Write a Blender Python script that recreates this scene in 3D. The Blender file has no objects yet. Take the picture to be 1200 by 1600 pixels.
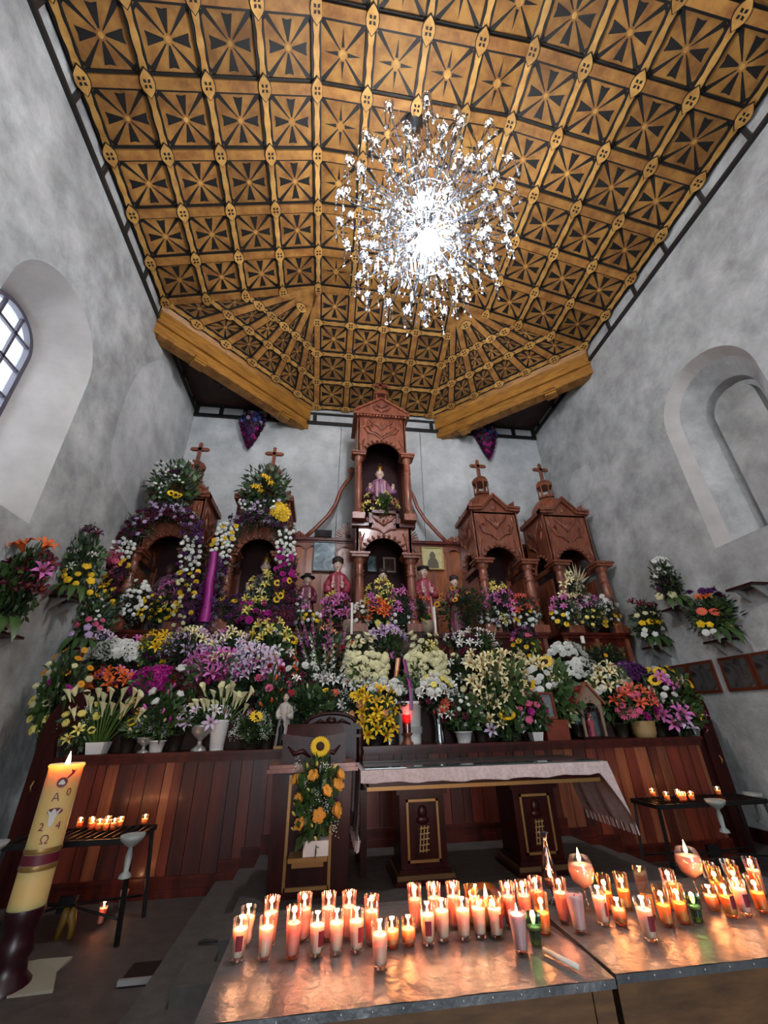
import bpy, math, random
from mathutils import Vector, Matrix
random.seed(7)
SC = bpy.context.scene
COL = SC.collection
PI = math.pi
# ------------------------------------------------------------------ camera
F_PX, PX, PY, EYE = 635.3, 600.0, 800.0, 1.55
def _n(v): return Vector(v).normalized()
_dy = _n((503 - PX, 1129 - PY, F_PX)); _dz = _n((572 - PX, -435 - PY, F_PX)); _dx = _dy.cross(_dz)
_dz = _dx.cross(_dy)
ROT = Matrix((_dx, _dy, _dz))                      # world = ROT @ (right, down, forward)
cam = bpy.data.cameras.new('camera'); camo = bpy.data.objects.new('camera', cam); COL.objects.link(camo)
cam.sensor_fit = 'VERTICAL'; cam.sensor_height = 36.0; cam.sensor_width = 27.0
cam.lens = F_PX / 1600 * 36.0; cam.clip_start = 0.05; cam.clip_end = 200
_r, _u, _b = ROT @ Vector((1, 0, 0)), ROT @ Vector((0, -1, 0)), ROT @ Vector((0, 0, -1))
camo.matrix_world = Matrix(((_r.x, _u.x, _b.x, 0), (_r.y, _u.y, _b.y, 0), (_r.z, _u.z, _b.z, EYE), (0, 0, 0, 1)))
SC.camera = camo
def at(px, py, Y):
    r = ROT @ Vector((px - PX, py - PY, F_PX)); return Vector((0, 0, EYE)) + r * (Y / r.y)
def atz(px, py, Z):
    r = ROT @ Vector((px - PX, py - PY, F_PX)); return Vector((0, 0, EYE)) + r * ((Z - EYE) / r.z)
def atx(px, py, X):
    r = ROT @ Vector((px - PX, py - PY, F_PX)); return Vector((0, 0, EYE)) + r * (X / r.x)
# ------------------------------------------------------------------ world, light, exposure
W = bpy.data.worlds.new('overcast_sky'); SC.world = W; W.use_nodes = True
W.node_tree.nodes['Background'].inputs[0].default_value = (0.86, 0.93, 1.0, 1)
W.node_tree.nodes['Background'].inputs[1].default_value = 5.0
SC.view_settings.view_transform = 'Standard'; SC.view_settings.look = 'None'
SC.view_settings.gamma = 1.0; SC.view_settings.exposure = 1.05; SC.view_settings.use_curve_mapping = False
SC.cycles.transparent_max_bounces = 40; SC.cycles.max_bounces = 7; SC.cycles.diffuse_bounces = 4
SC.cycles.sample_clamp_indirect = 4.0; SC.cycles.caustics_reflective = False; SC.cycles.caustics_refractive = False
GLOBE_STRENGTH, BULB_STRENGTH, CANDLE_W = 430.0, 60.0, 0.48
def portal(name, loc, rot, sx, sy):
    l = bpy.data.lights.new(name, 'AREA'); l.shape = 'RECTANGLE'; l.size = sx; l.size_y = sy; l.cycles.is_portal = True
    o = bpy.data.objects.new(name, l); COL.objects.link(o); o.location = loc; o.rotation_euler = rot
portal('window_daylight_portal', (-4.52, 4.25, 5.3), (0, -PI/2, 0), 3.0, 1.2)
portal('rear_fill_portal', (1.08, -7.2, 2.4), (PI/2, 0, 0), 3.6, 4.8)  # guides sky light through the unseen rear opening added as fill
# ------------------------------------------------------------------ mesh helper
class MB:
    def __init__(s): s.v = []; s.f = []; s.m = []; s.sm = []; s.M = None
    def add(s, vs, fs, m=0, smooth=False):
        o = len(s.v)
        if s.M is not None: vs = [s.M @ Vector(p) for p in vs]
        s.v += [tuple(p) for p in vs]
        for f in fs: s.f.append(tuple(i + o for i in f)); s.m.append(m); s.sm.append(smooth)
    def box(s, x0, x1, y0, y1, z0, z1, m=0):
        s.add([(x0,y0,z0),(x1,y0,z0),(x1,y1,z0),(x0,y1,z0),(x0,y0,z1),(x1,y0,z1),(x1,y1,z1),(x0,y1,z1)],
              [(0,3,2,1),(4,5,6,7),(0,1,5,4),(1,2,6,5),(2,3,7,6),(3,0,4,7)], m)
    def bar(s, p, q, w, h, up=(0,0,1), m=0):
        p, q = Vector(p), Vector(q); d = (q - p).normalized(); u = Vector(up); sd = d.cross(u)
        if sd.length < 1e-5: sd = d.cross(Vector((1, 0, 0)))
        sd.normalize(); u = sd.cross(d).normalized(); a = sd * w / 2; b = u * h / 2
        s.add([p-a-b, p+a-b, p+a+b, p-a+b, q-a-b, q+a-b, q+a+b, q-a+b],
              [(0,1,2,3),(7,6,5,4),(0,4,5,1),(1,5,6,2),(2,6,7,3),(3,7,4,0)], m)
    def lathe(s, prof, n=16, loc=(0,0,0), m=0, smooth=True, fold=0, nf=0, caps=True):
        vs = []; fs = []; L = len(prof)
        for (r, z) in prof:
            for k in range(n):
                a = 2*PI*k/n; rr = r * (1 + (fold * math.cos(nf*a) if fold else 0))
                vs.append((loc[0]+rr*math.cos(a), loc[1]+rr*math.sin(a), loc[2]+z))
        for i in range(L-1):
            for k in range(n):
                k2 = (k+1) % n; fs.append((i*n+k, i*n+k2, (i+1)*n+k2, (i+1)*n+k))
        s.add(vs, fs, m, smooth)
        if caps:
            o = [(vs[k]) for k in range(n)]; t = [vs[(L-1)*n+k] for k in range(n)]
            if prof[0][0] > 1e-4: s.add(o, [tuple(range(n-1,-1,-1))], m)
            if prof[-1][0] > 1e-4: s.add(t, [tuple(range(n))], m)
    def tube(s, path, r, n=8, m=0, flat=1.0, caps=True):
        P = [Vector(p) for p in path]; vs = []; fs = []
        ref = None
        for i, p in enumerate(P):
            d = (P[min(i+1, len(P)-1)] - P[max(i-1, 0)]).normalized()
            if ref is None:
                ref = d.cross(Vector((0, 1, 0)))
                if ref.length < .2: ref = d.cross(Vector((1, 0, 0)))
            ref = (ref - d * ref.dot(d)).normalized(); b = d.cross(ref)
            rr = r[i] if isinstance(r, (list, tuple)) else r
            for k in range(n):
                a = 2*PI*k/n; vs.append(p + ref*math.cos(a)*rr + b*math.sin(a)*rr*flat)
        for i in range(len(P)-1):
            for k in range(n):
                k2 = (k+1) % n; fs.append((i*n+k, i*n+k2, (i+1)*n+k2, (i+1)*n+k))
        if caps:
            fs.append(tuple(range(n-1,-1,-1))); o = (len(P)-1)*n; fs.append(tuple(range(o, o+n)))
        s.add(vs, fs, m, True)
    def prism(s, poly, axis, a0, a1, m=0):
        n = len(poly)
        def P(p, a):
            return (p[0], a, p[1]) if axis == 'y' else ((a, p[0], p[1]) if axis == 'x' else (p[0], p[1], a))
        vs = [P(p, a0) for p in poly] + [P(p, a1) for p in poly]
        fs = [tuple(range(n)), tuple(range(2*n-1, n-1, -1))] + [(i, i+n, (i+1) % n + n, (i+1) % n) for i in range(n)]
        s.add(vs, fs, m)
    def ball(s, c, rx, ry=None, rz=None, n=10, h=7, m=0, smooth=True):
        ry = ry or rx; rz = rz or rx; vs = []; fs = []
        for i in range(h+1):
            t = PI*i/h
            for k in range(n):
                a = 2*PI*k/n; vs.append((c[0]+rx*math.sin(t)*math.cos(a), c[1]+ry*math.sin(t)*math.sin(a), c[2]-rz*math.cos(t)))
        for i in range(h):
            for k in range(n):
                k2 = (k+1) % n; fs.append((i*n+k, i*n+k2, (i+1)*n+k2, (i+1)*n+k))
        s.add(vs, fs, m, smooth)
    def mesh(s, name, mats):
        me = bpy.data.meshes.new(name); me.from_pydata(s.v, [], s.f)
        for mt in (mats if isinstance(mats, (list, tuple)) else [mats]): me.materials.append(mt)
        me.polygons.foreach_set('material_index', s.m); me.polygons.foreach_set('use_smooth', s.sm)
        me.update(); return me
    def build(s, name, mats, parent=None, loc=None):
        return put(name, s.mesh(name, mats), parent, loc)
def put(name, me, parent=None, loc=None, rot=None, scale=None, mat4=None):
    o = bpy.data.objects.new(name, me); COL.objects.link(o)
    if parent is not None: o.parent = parent
    if name in ('babys_breath', 'foliage'): o['kind'] = 'stuff'
    if mat4 is not None: o.matrix_basis = mat4
    if loc is not None: o.location = loc
    if rot is not None: o.rotation_euler = rot
    if scale is not None: o.scale = scale if hasattr(scale, '__len__') else (scale,)*3
    return o
def tag(o, label=None, cat=None, group=None, kind=None):
    if label: o['label'] = label
    if cat: o['category'] = cat
    if group: o['group'] = group
    if kind: o['kind'] = kind
    return o
def thing(name, label, cat, loc=(0,0,0), rotz=0, group=None):
    o = bpy.data.objects.new(name, None); COL.objects.link(o); o.location = loc; o.rotation_euler = (0, 0, rotz)
    o.empty_display_size = .05
    return tag(o, label, cat, group)
def struct(o): o['kind'] = 'structure'; return o
# ------------------------------------------------------------------ materials
def C(h):
    h = h.lstrip('#'); c = [int(h[i:i+2], 16)/255 for i in (0, 2, 4)]
    return tuple((x/12.92 if x <= .04045 else ((x+.055)/1.055)**2.4) for x in c) + (1.0,)
MATS = {}
def mat(name, col, rough=.6, metal=0.0, var=0.0, col2=None, scale=6.0, stretch=(1,1,1), bump=0.0, bscale=None, coat=0.0, rnd=0.0, spec=.5, detail=4, emis=0, sss=0, sssr=(.03,.015,.008), contrast=(.35,.65), coords='Object'):
    if name in MATS: return MATS[name]
    m = bpy.data.materials.new(name); m.use_nodes = True; N = m.node_tree.nodes; L = m.node_tree.links
    b = N['Principled BSDF']; c = C(col) if isinstance(col, str) else col
    b.inputs['Base Color'].default_value = c; b.inputs['Roughness'].default_value = rough; b.inputs['Metallic'].default_value = metal
    b.inputs['Specular IOR Level'].default_value = spec
    if coat: b.inputs['Coat Weight'].default_value = coat; b.inputs['Coat Roughness'].default_value = .12
    if emis: b.inputs['Emission Color'].default_value = c; b.inputs['Emission Strength'].default_value = emis
    if sss:
        b.inputs['Subsurface Weight'].default_value = sss; b.inputs['Subsurface Radius'].default_value = sssr; b.inputs['Subsurface Scale'].default_value = 1.0
    if col2 or bump:
        tc = N.new('ShaderNodeTexCoord'); mp = N.new('ShaderNodeMapping'); mp.inputs['Scale'].default_value = stretch
        if coords == 'Geo':
            g = N.new('ShaderNodeNewGeometry'); L.new(g.outputs['Position'], mp.inputs[0])
        else: L.new(tc.outputs[coords], mp.inputs[0])
        nz = N.new('ShaderNodeTexNoise'); nz.inputs['Scale'].default_value = scale; nz.inputs['Detail'].default_value = detail; nz.inputs['Roughness'].default_value = .6
        L.new(mp.outputs[0], nz.inputs['Vector'])
    out = None
    if col2:
        rp = N.new('ShaderNodeValToRGB'); rp.color_ramp.elements[0].position = contrast[0]; rp.color_ramp.elements[1].position = contrast[1]
        rp.color_ramp.elements[0].color = c; rp.color_ramp.elements[1].color = C(col2)
        L.new(nz.outputs['Fac'], rp.inputs[0]); out = rp.outputs[0]
    if rnd:
        oi = N.new('ShaderNodeObjectInfo'); hs = N.new('ShaderNodeHueSaturation')
        mr = N.new('ShaderNodeMapRange'); mr.inputs['To Min'].default_value = 1-rnd; mr.inputs['To Max'].default_value = 1+rnd
        L.new(oi.outputs['Random'], mr.inputs[0]); L.new(mr.outputs[0], hs.inputs['Value'])
        if out: L.new(out, hs.inputs['Color'])
        else: hs.inputs['Color'].default_value = c
        out = hs.outputs[0]
    if out: L.new(out, b.inputs['Base Color'])
    if bump:
        nb = nz
        if bscale:
            nb = N.new('ShaderNodeTexNoise'); nb.inputs['Scale'].default_value = bscale; nb.inputs['Detail'].default_value = 5; L.new(mp.outputs[0], nb.inputs['Vector'])
        bm = N.new('ShaderNodeBump'); bm.inputs['Strength'].default_value = bump; bm.inputs['Distance'].default_value = .03
        L.new(nb.outputs['Fac'], bm.inputs['Height']); L.new(bm.outputs[0], b.inputs['Normal'])
    MATS[name] = m; return m
def emit(name, col, strength, sample=True):
    if name in MATS: return MATS[name]
    m = bpy.data.materials.new(name); m.use_nodes = True; N = m.node_tree.nodes; N.remove(N['Principled BSDF'])
    e = N.new('ShaderNodeEmission'); e.inputs[0].default_value = C(col); e.inputs[1].default_value = strength
    m.node_tree.links.new(e.outputs[0], N['Material Output'].inputs[0])
    if not sample: m.cycles.emission_sampling = 'NONE'
    MATS[name] = m; return m
def glass(name, tint, clear=.85, rough=.03):
    if name in MATS: return MATS[name]
    m = bpy.data.materials.new(name); m.use_nodes = True; N = m.node_tree.nodes; L = m.node_tree.links; N.remove(N['Principled BSDF'])
    t = N.new('ShaderNodeBsdfTransparent'); t.inputs[0].default_value = C(tint)
    g = N.new('ShaderNodeBsdfGlossy'); g.inputs['Roughness'].default_value = rough; g.inputs[0].default_value = (1, 1, 1, 1)
    lw = N.new('ShaderNodeLayerWeight'); lw.inputs[0].default_value = .35
    mr = N.new('ShaderNodeMapRange'); mr.inputs['To Min'].default_value = (1-clear)*.4; mr.inputs['To Max'].default_value = min(1, (1-clear)*4)
    mx = N.new('ShaderNodeMixShader'); L.new(lw.outputs['Fresnel'], mr.inputs[0]); L.new(mr.outputs[0], mx.inputs[0])
    L.new(t.outputs[0], mx.inputs[1]); L.new(g.outputs[0], mx.inputs[2]); L.new(mx.outputs[0], N['Material Output'].inputs[0])
    MATS[name] = m; return m
def plaster(name, dark, light, veins, blue=0.0):
    m = bpy.data.materials.new(name); m.use_nodes = True; N = m.node_tree.nodes; L = m.node_tree.links; b = N['Principled BSDF']
    b.inputs['Roughness'].default_value = .85; b.inputs['Specular IOR Level'].default_value = .25
    tc = N.new('ShaderNodeNewGeometry')
    def nz(sc, det, dist, rough=.6):
        n = N.new('ShaderNodeTexNoise'); n.inputs['Scale'].default_value = sc; n.inputs['Detail'].default_value = det
        n.inputs['Distortion'].default_value = dist; n.inputs['Roughness'].default_value = rough; L.new(tc.outputs['Position'], n.inputs['Vector']); return n
    big, mid, fine = nz(.6, 3, .2), nz(2.2, 8, .15, .66), nz(9, 6, .3)
    def ramp(src, p0, p1, c0, c1):
        r = N.new('ShaderNodeValToRGB'); r.color_ramp.elements[0].position = p0; r.color_ramp.elements[1].position = p1
        r.color_ramp.elements[0].color = c0; r.color_ramp.elements[1].color = c1; L.new(src, r.inputs[0]); return r
    base = ramp(mid.outputs['Fac'], .33, .70, C(dark), C(light))
    lo = ramp(big.outputs['Fac'], .35, .65, (.8, .8, .8, 1), (1.12, 1.12, 1.12, 1))
    mul = N.new('ShaderNodeMix'); mul.data_type = 'RGBA'; mul.blend_type = 'MULTIPLY'; mul.inputs[0].default_value = 1
    L.new(base.outputs[0], mul.inputs[6]); L.new(lo.outputs[0], mul.inputs[7])
    vo = N.new('ShaderNodeTexNoise'); vo.noise_type = 'RIDGED_MULTIFRACTAL'; vo.inputs['Scale'].default_value = 2.4; vo.inputs['Detail'].default_value = 5
    L.new(tc.outputs['Position'], vo.inputs['Vector'])
    vr = ramp(vo.outputs['Fac'], .76, 1.1, (0, 0, 0, 1), (.5, .5, .5, 1))
    mv = N.new('ShaderNodeMix'); mv.data_type = 'RGBA'; mv.inputs[7].default_value = C(veins)
    L.new(vr.outputs[0], mv.inputs[0]); L.new(mul.outputs[2], mv.inputs[6]); L.new(mv.outputs[2], b.inputs['Base Color'])
    bm = N.new('ShaderNodeBump'); bm.inputs['Strength'].default_value = .35; bm.inputs['Distance'].default_value = .05
    ad = N.new('ShaderNodeMath'); ad.operation = 'ADD'; L.new(mid.outputs['Fac'], ad.inputs[0]); L.new(fine.outputs['Fac'], ad.inputs[1])
    L.new(ad.outputs[0], bm.inputs['Height']); L.new(bm.outputs[0], b.inputs['Normal'])
    MATS[name] = m; return m
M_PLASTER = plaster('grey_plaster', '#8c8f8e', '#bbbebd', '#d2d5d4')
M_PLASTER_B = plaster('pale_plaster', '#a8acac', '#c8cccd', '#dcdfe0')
M_REVEAL = mat('reveal_plaster', '#a9a6a2', .85, col2='#bab7b4', scale=2, bump=.2, bscale=8, coords='Geo')
M_GOLD = mat('ceiling_gold_wood', '#9c7238', .62, col2='#744d25', spec=.25, scale=3.5, stretch=(1, 1, 1), rnd=.22, bump=.15, bscale=12, coords='Geo')
M_RIB = mat('ceiling_rib_wood', '#a07339', .6, spec=.25, col2='#7a5028', scale=5, rnd=.15, coords='Geo')
M_PALE = mat('ceiling_pale_wood', '#bd9350', .6, spec=.25, col2='#9c7036', scale=5, rnd=.15, coords='Geo')
M_INK = mat('ceiling_black_paint', '#1b1a19', .6, spec=.2)
M_CDARK = mat('ceiling_dark_wood', '#3a2412', .55)
M_BEAM = mat('corner_beam_wood', '#a8752c', .5, col2='#7d5220', scale=3, stretch=(1, 1, 5), coords='Geo')
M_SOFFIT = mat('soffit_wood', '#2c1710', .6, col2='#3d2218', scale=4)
M_BLACKWOOD = mat('black_stained_wood', '#191818', .5)
M_RED = mat('varnished_red_cedar', '#561c10', .36, col2='#330e08', scale=3, stretch=(4, 4, .5), coat=.08, spec=.3, rnd=.25, coords='Geo')
M_PLANK = mat('cedar_plank', '#6e2c1a', .34, col2='#3a120a', scale=2.0, stretch=(5, 5, .6), coat=.15, rnd=.55, coords='Geo', contrast=(.3, .7))
M_PLANK_L = mat('pale_cedar_plank', '#8c5233', .34, col2='#5e2c1a', scale=2.0, stretch=(5, 5, .6), coat=.15, rnd=.3, coords='Geo', contrast=(.3, .7))
M_CEDAR = mat('carved_cedar', '#8a4e36', .42, col2='#613020', scale=5, stretch=(3, 3, .6), coat=.25, rnd=.12, coords='Geo')
M_CEDAR_L = mat('light_cedar', '#a05c30', .3, col2='#7c4020', scale=3, stretch=(4, 4, .5), coat=.5, rnd=.2, coords='Geo')
M_MAHOG = mat('dark_mahogany', '#35110e', .30, col2='#200807', scale=3, stretch=(4, 4, .5), spec=.18, coords='Geo')
M_GILT = mat('gilt_trim', '#8a6a38', .4, metal=.4)
M_NICHE = mat('niche_velvet', '#2a0c10', .9)
M_FLOOR = mat('floor_carpet', '#4a423e', .55, col2='#3a3431', scale=9, bump=.1, bscale=80, coords='Geo')
M_STEP = mat('step_carpet', '#4b4643', .8, col2='#3e3a38', scale=12, bump=.15, bscale=120, coords='Geo')
M_WHITE = mat('white_ceramic', '#d8d6d2', .35)
M_SILVER = mat('silver_urn', '#a5a5a3', .35, metal=.5)
M_IRON = mat('black_iron', '#131112', .5, spec=.25)
M_BASKET = mat('basket_gold', '#8d7448', .6)
# ================================================================== the room
XL, XR, YB, YR, CX = -3.72, 5.90, 9.0, -7.0, 1.08
ZTOP = 9.62
def arch_loop(yc, hw, z0, zs, n=20):
    """(y, z) loop: up the near jamb, over the arch, down the far jamb"""
    pts = [(yc - hw, z0)]
    for i in range(n + 1):
        a = PI - PI*i/n; pts.append((yc + hw*math.cos(a), zs + hw*math.sin(a)))
    pts.append((yc + hw, z0)); return pts
def side_wall(name, X, sgn, loops, back, pane_gap):
    """plaster wall with a deep splayed arched recess; loops = [(X offset, loop), ...] from the face inwards"""
    mb = MB(); L0 = loops[0][1]; y0, y1, z0 = L0[0][0], L0[-1][0], L0[0][1]
    def q(a, b, c, d, m=0, x=X): mb.add([(x, *a), (x, *b), (x, *c), (x, *d)], [(0, 1, 2, 3)], m)
    q((YR, 0), (y0, 0), (y0, ZTOP), (YR, ZTOP)); q((y1, 0), (YB, 0), (YB, ZTOP), (y1, ZTOP)); q((y0, 0), (y1, 0), (y1, z0), (y0, z0))
    for a, b in zip(L0[1:-1], L0[2:-1]): q(a, b, (b[0], ZTOP), (a[0], ZTOP))
    for (xa, A), (xb, B) in zip(loops[:-1], loops[1:]):
        n = len(A)
        for i in range(n):
            j = (i + 1) % n
            mb.add([(X+sgn*xa, *A[i]), (X+sgn*xa, *A[j]), (X+sgn*xb, *B[j]), (X+sgn*xb, *B[i])], [(0, 1, 2, 3)], 1 if xa == 0 else 0, False)
    XO = X + sgn*.95                                   # outer skin of the wall
    if back:
        xb, B = loops[-1]; mb.add([(X+sgn*xb, *p) for p in B], [tuple(range(len(B)))], 0)
        q((YR, 0), (YB, 0), (YB, ZTOP), (YR, ZTOP), 0, XO)
    else:
        B = loops[-1][1]; ya, yb, zb = B[0][0], B[-1][0], B[0][1]
        q((YR, 0), (ya, 0), (ya, ZTOP), (YR, ZTOP), 0, XO); q((yb, 0), (YB, 0), (YB, ZTOP), (yb, ZTOP), 0, XO); q((ya, 0), (yb, 0), (yb, zb), (ya, zb), 0, XO)
        for a, b in zip(B[1:-1], B[2:-1]): q(a, b, (b[0], ZTOP), (a[0], ZTOP), 0, XO)
        for i in range(len(B)):
            j = (i+1) % len(B); mb.add([(X+sgn*loops[-1][0], *B[i]), (X+sgn*loops[-1][0], *B[j]), (XO, *B[j]), (XO, *B[i])], [(0, 1, 2, 3)], 1)
    return struct(mb.build(name, [M_PLASTER, M_REVEAL]))
side_wall('wall_left', XL, -1, [(0, arch_loop(4.25, .86, 3.82, 6.17)), (.62, arch_loop(4.25, .50, 4.1, 6.17))], False, 0)
side_wall('wall_right', XR, 1, [(0, arch_loop(4.25, .84, 3.82, 6.02)), (.20, arch_loop(4.25, .71, 3.88, 6.02)), (.46, arch_loop(4.25, .46, 3.98, 6.0)),
                                (.62, arch_loop(4.25, .42, 3.98, 5.98))], True, 0)
mb = MB(); P = arch_loop(4.25, .36, 4.02, 5.96); mb.prism(P, 'x', XR+.50, XR+.61)
struct(mb.build('wall_niche_panel', M_PLASTER))
M_PATCH = plaster('patched_plaster', '#a3a6a6', '#c3c6c7', '#d8dbdb')
wl_, wr_ = bpy.data.objects['wall_left'], bpy.data.objects['wall_right']
for wall_, X_, sg_, px_ in ((wl_, XL, 1, [(254, 562), (236, 566), (222, 575), (211, 590), (203, 605), (196, 622), (190, 640), (183, 660), (178, 680), (174, 700), (172, 718), (176, 745), (188, 775), (205, 805), (240, 800), (272, 760), (288, 716), (296, 690), (301, 662), (282, 610), (266, 575)]),
                            (wr_, XR, -1, [(891, 776), (889, 758), (893, 742), (900, 734), (908, 731), (915, 726), (921, 727), (925, 737), (926, 752), (924, 765), (918, 776), (911, 783), (903, 786)])):
    mb = MB(); pp_ = [atx(a_, b_, X_) for a_, b_ in px_]; n_ = len(pp_)
    mb.add([(X_+sg_*.004, p_.y, p_.z) for p_ in pp_]+[(X_-sg_*.02, p_.y, p_.z) for p_ in pp_], [tuple(range(n_)), tuple(range(2*n_-1, n_-1, -1))]+[(i_, i_+n_, (i_+1) % n_+n_, (i_+1) % n_) for i_ in range(n_)]); mb.build('plaster_patch', M_PATCH, wall_)
mb = MB(); mb.box(XL-.95, XR+.95, YB, YB+.3, 0, ZTOP); wb = struct(mb.build('wall_back', M_PLASTER_B))
for xx in (.12, 2.33):
    mb = MB(); mb.tube([(xx, YB-.012, 5.2), (xx+.03, YB-.012, 7.0), (xx+.06, YB-.012, 8.85)], .008, 5); mb.build('cable', mat('grey_cable', '#6d7174', .6), wb)
# rear nave wall behind the camera, with an added opening sized for fill light
mb = MB(); mb.box(XL-.95, CX-1.8, YR-.3, YR, 0, ZTOP); mb.box(CX+1.8, XR+.95, YR-.3, YR, 0, ZTOP); mb.box(CX-1.8, CX+1.8, YR-.3, YR, 4.8, ZTOP)
struct(mb.build('wall_rear', M_PLASTER))
mb = MB(); mb.box(XL-.95, XR+.95, YR-.3, YB+.3, -.2, 0); struct(mb.build('floor', M_FLOOR))
# altar platform: three carpeted steps
for i, (xa, xb, ya, z0, z1) in enumerate([(-1.02, 3.62, 3.25, 0, .11), (-.80, 3.33, 3.5, .11, .20), (-.60, 2.98, 3.75, .20, .30)]):
    mb = MB(); mb.box(xa, xb, ya, 5.70, z0, z1); struct(mb.build('floor_step', M_STEP))
# left window: iron frame, bars and panes
win = bpy.data.objects.new('window_1', None); COL.objects.link(win); struct(win); win.location = (XL-.62, 4.25, 4.1)
def loop_strip(mb, A, B, xa, xb, m=0):
    for i in range(len(A)):
        j = (i+1) % len(A)
        mb.add([(xa, *A[i]), (xa, *A[j]), (xa, *B[j]), (xa, *B[i])], [(0, 1, 2, 3)], m); mb.add([(xb, *A[i]), (xb, *A[j]), (xb, *B[j]), (xb, *B[i])], [(3, 2, 1, 0)], m)
        mb.add([(xa, *B[i]), (xa, *B[j]), (xb, *B[j]), (xb, *B[i])], [(0, 1, 2, 3)], m)
M_WFRAME = mat('window_frame_iron', '#4a4652', .5)
A = [(y-4.25, z-4.1) for y, z in arch_loop(4.25, .50, 4.1, 6.17)]; B = [(y-4.25, z-4.1) for y, z in arch_loop(4.25, .44, 4.16, 6.17)]
mb = MB(); loop_strip(mb, A, B, -.05, .03); mb.build('window_frame', M_WFRAME, win)
for z in (.45, .9, 1.35, 1.8, 2.22):
    mb = MB(); hw = .47 if z < 2.07 else math.sqrt(max(0, .47**2-(z-2.07)**2)); mb.box(-.03, .01, -hw, hw, z-.02, z+.02); mb.build('glazing_bar', M_WFRAME, win)
for y in (-.16, .16):
    mb = MB(); mb.box(-.03, .01, y-.018, y+.018, .05, 2.07+math.sqrt(.45**2-y*y)); mb.build('glazing_bar', M_WFRAME, win)
mb = MB(); mb.add([(-.02, *p) for p in B], [tuple(range(len(B)))]); mb.build('pane', glass('window_glass', '#eef3fb', .9), win)
# ------------------------------------------------------------------ timber ceiling
EX0, EX1, FX0, FX1, ZE, ZF, YH, YE = -3.62, 5.78, -.53, 2.69, 9.42, 10.42, 6.05, 8.90
ROWS = [YH - .83*i for i in range(7)]
YN = ROWS[-1]
mb = MB(); zz = .035                                                         # dark backing boards behind every coffer
e = [(EX0-.12, YR, ZE-.03), (EX0-.12, YH, ZE-.03), (FX0, YR, ZF), (FX0, YH, ZF), (FX1, YR, ZF), (FX1, YH, ZF), (EX1+.14, YR, ZE-.03), (EX1+.14, YH, ZE-.03), (FX0, YE+.1, ZE-.03), (FX1, YE+.1, ZE-.03)]
e = [(a, b, c+zz) for a, b, c in e]
mb.add(e, [(0, 1, 3, 2), (2, 3, 5, 4), (4, 5, 7, 6), (3, 8, 9, 5), (1, 8, 3), (5, 9, 7)])
mb.box(XL-.95, XR+.95, YR-.3, YB+.3, 10.6, 10.75)
for x0, x1 in ((XL-.3, EX0-.1), (EX1+.1, XR+.3)): mb.box(x0, x1, YR, YH, ZE-.02, ZE+.08)
ceil = struct(mb.build('ceiling', M_CDARK))
for y0, y1 in ((YR, -4.9), (-4.9, -2.9), (-2.9, -.9), (-.9, YN)):            # plain boards over the nave behind the camera
    mb = MB(); mb.add([(EX0, y0, ZE), (EX0, y1, ZE), (FX0, y1, ZF), (FX0, y0, ZF), (FX1, y1, ZF), (FX1, y0, ZF), (EX1, y1, ZE), (EX1, y0, ZE)], [(0, 1, 2, 3), (3, 2, 4, 5), (5, 4, 6, 7)]); mb.build('board', M_RIB, ceil)
def motif(star):
    """painted coffer panel in a unit square: gold board, black frame with cut corners, rays and cross arms. -> [(poly, height, material)]"""
    out = [([(-.5,-.5),(.5,-.5),(.5,.5),(-.5,.5)], 0, 0)]
    h = .004
    def fr(r0, r1, c0, c1):
        def oc(r, c): return [(-r+c,-r),(r-c,-r),(r,-r+c),(r,r-c),(r-c,r),(-r+c,r),(-r,r-c),(-r,-r+c)]
        a, b = oc(r0, c0), oc(r1, c1)
        for i in range(8): out.append(([a[i], a[(i+1) % 8], b[(i+1) % 8], b[i]], h, 1))
    if not star: fr(.455, .422, .15, .143)
    else:
        for sx in (-1, 1): out.append(([(sx*.455,-.46),(sx*.43,-.46),(sx*.43,.46),(sx*.455,.46)][::sx], h, 1))
        for sx in (-1, 1):
            for sy in (-1, 1):
                pts = [(sx*.5, sy*.5)] + [(sx*(.5-.13*math.cos(a)), sy*(.5-.13*math.sin(a))) for a in (0, PI/6, PI/3, PI/2)]
                out.append((pts if sx*sy < 0 else pts[::-1], h, 1))
    for k in range(4):                                                      # diagonal rays
        a = PI/4 + k*PI/2; c, s = math.cos(a), math.sin(a)
        def R(r, w): return (r*c - w*s, r*s + w*c)
        out.append(([R(.07, -.008), R(.54, -.042), R(.54, .042), R(.07, .008)], h, 1))
    for k in range(4):                                                      # arms
        a = k*PI/2; c, s = math.cos(a), math.sin(a)
        if star: out.append(([R(.09, -.03), R(.34, 0), R(.09, .03)], h, 1))
        else: out.append(([R(.07, -.014), R(.345, -.088), R(.33, 0), R(.345, .088), R(.07, .014)], h, 1))
    n = 10; r = .068 if star else .042
    out.append(([(r*math.cos(2*PI*i/n), r*math.sin(2*PI*i/n)) for i in range(n)], h*1.5, 2))
    return out
def panel_mesh(name, star, fn=None):
    mb = MB()
    for poly, h, m in motif(star): mb.add([(fn(x, y, h) if fn else (x, y, h)) for x, y in poly], [tuple(range(len(poly)))], m)
    return mb.mesh(name, [M_GOLD, M_INK, M_PALE])
ME_CROSS, ME_STAR = panel_mesh('coffer_panel', False), panel_mesh('coffer_panel', True)
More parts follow.
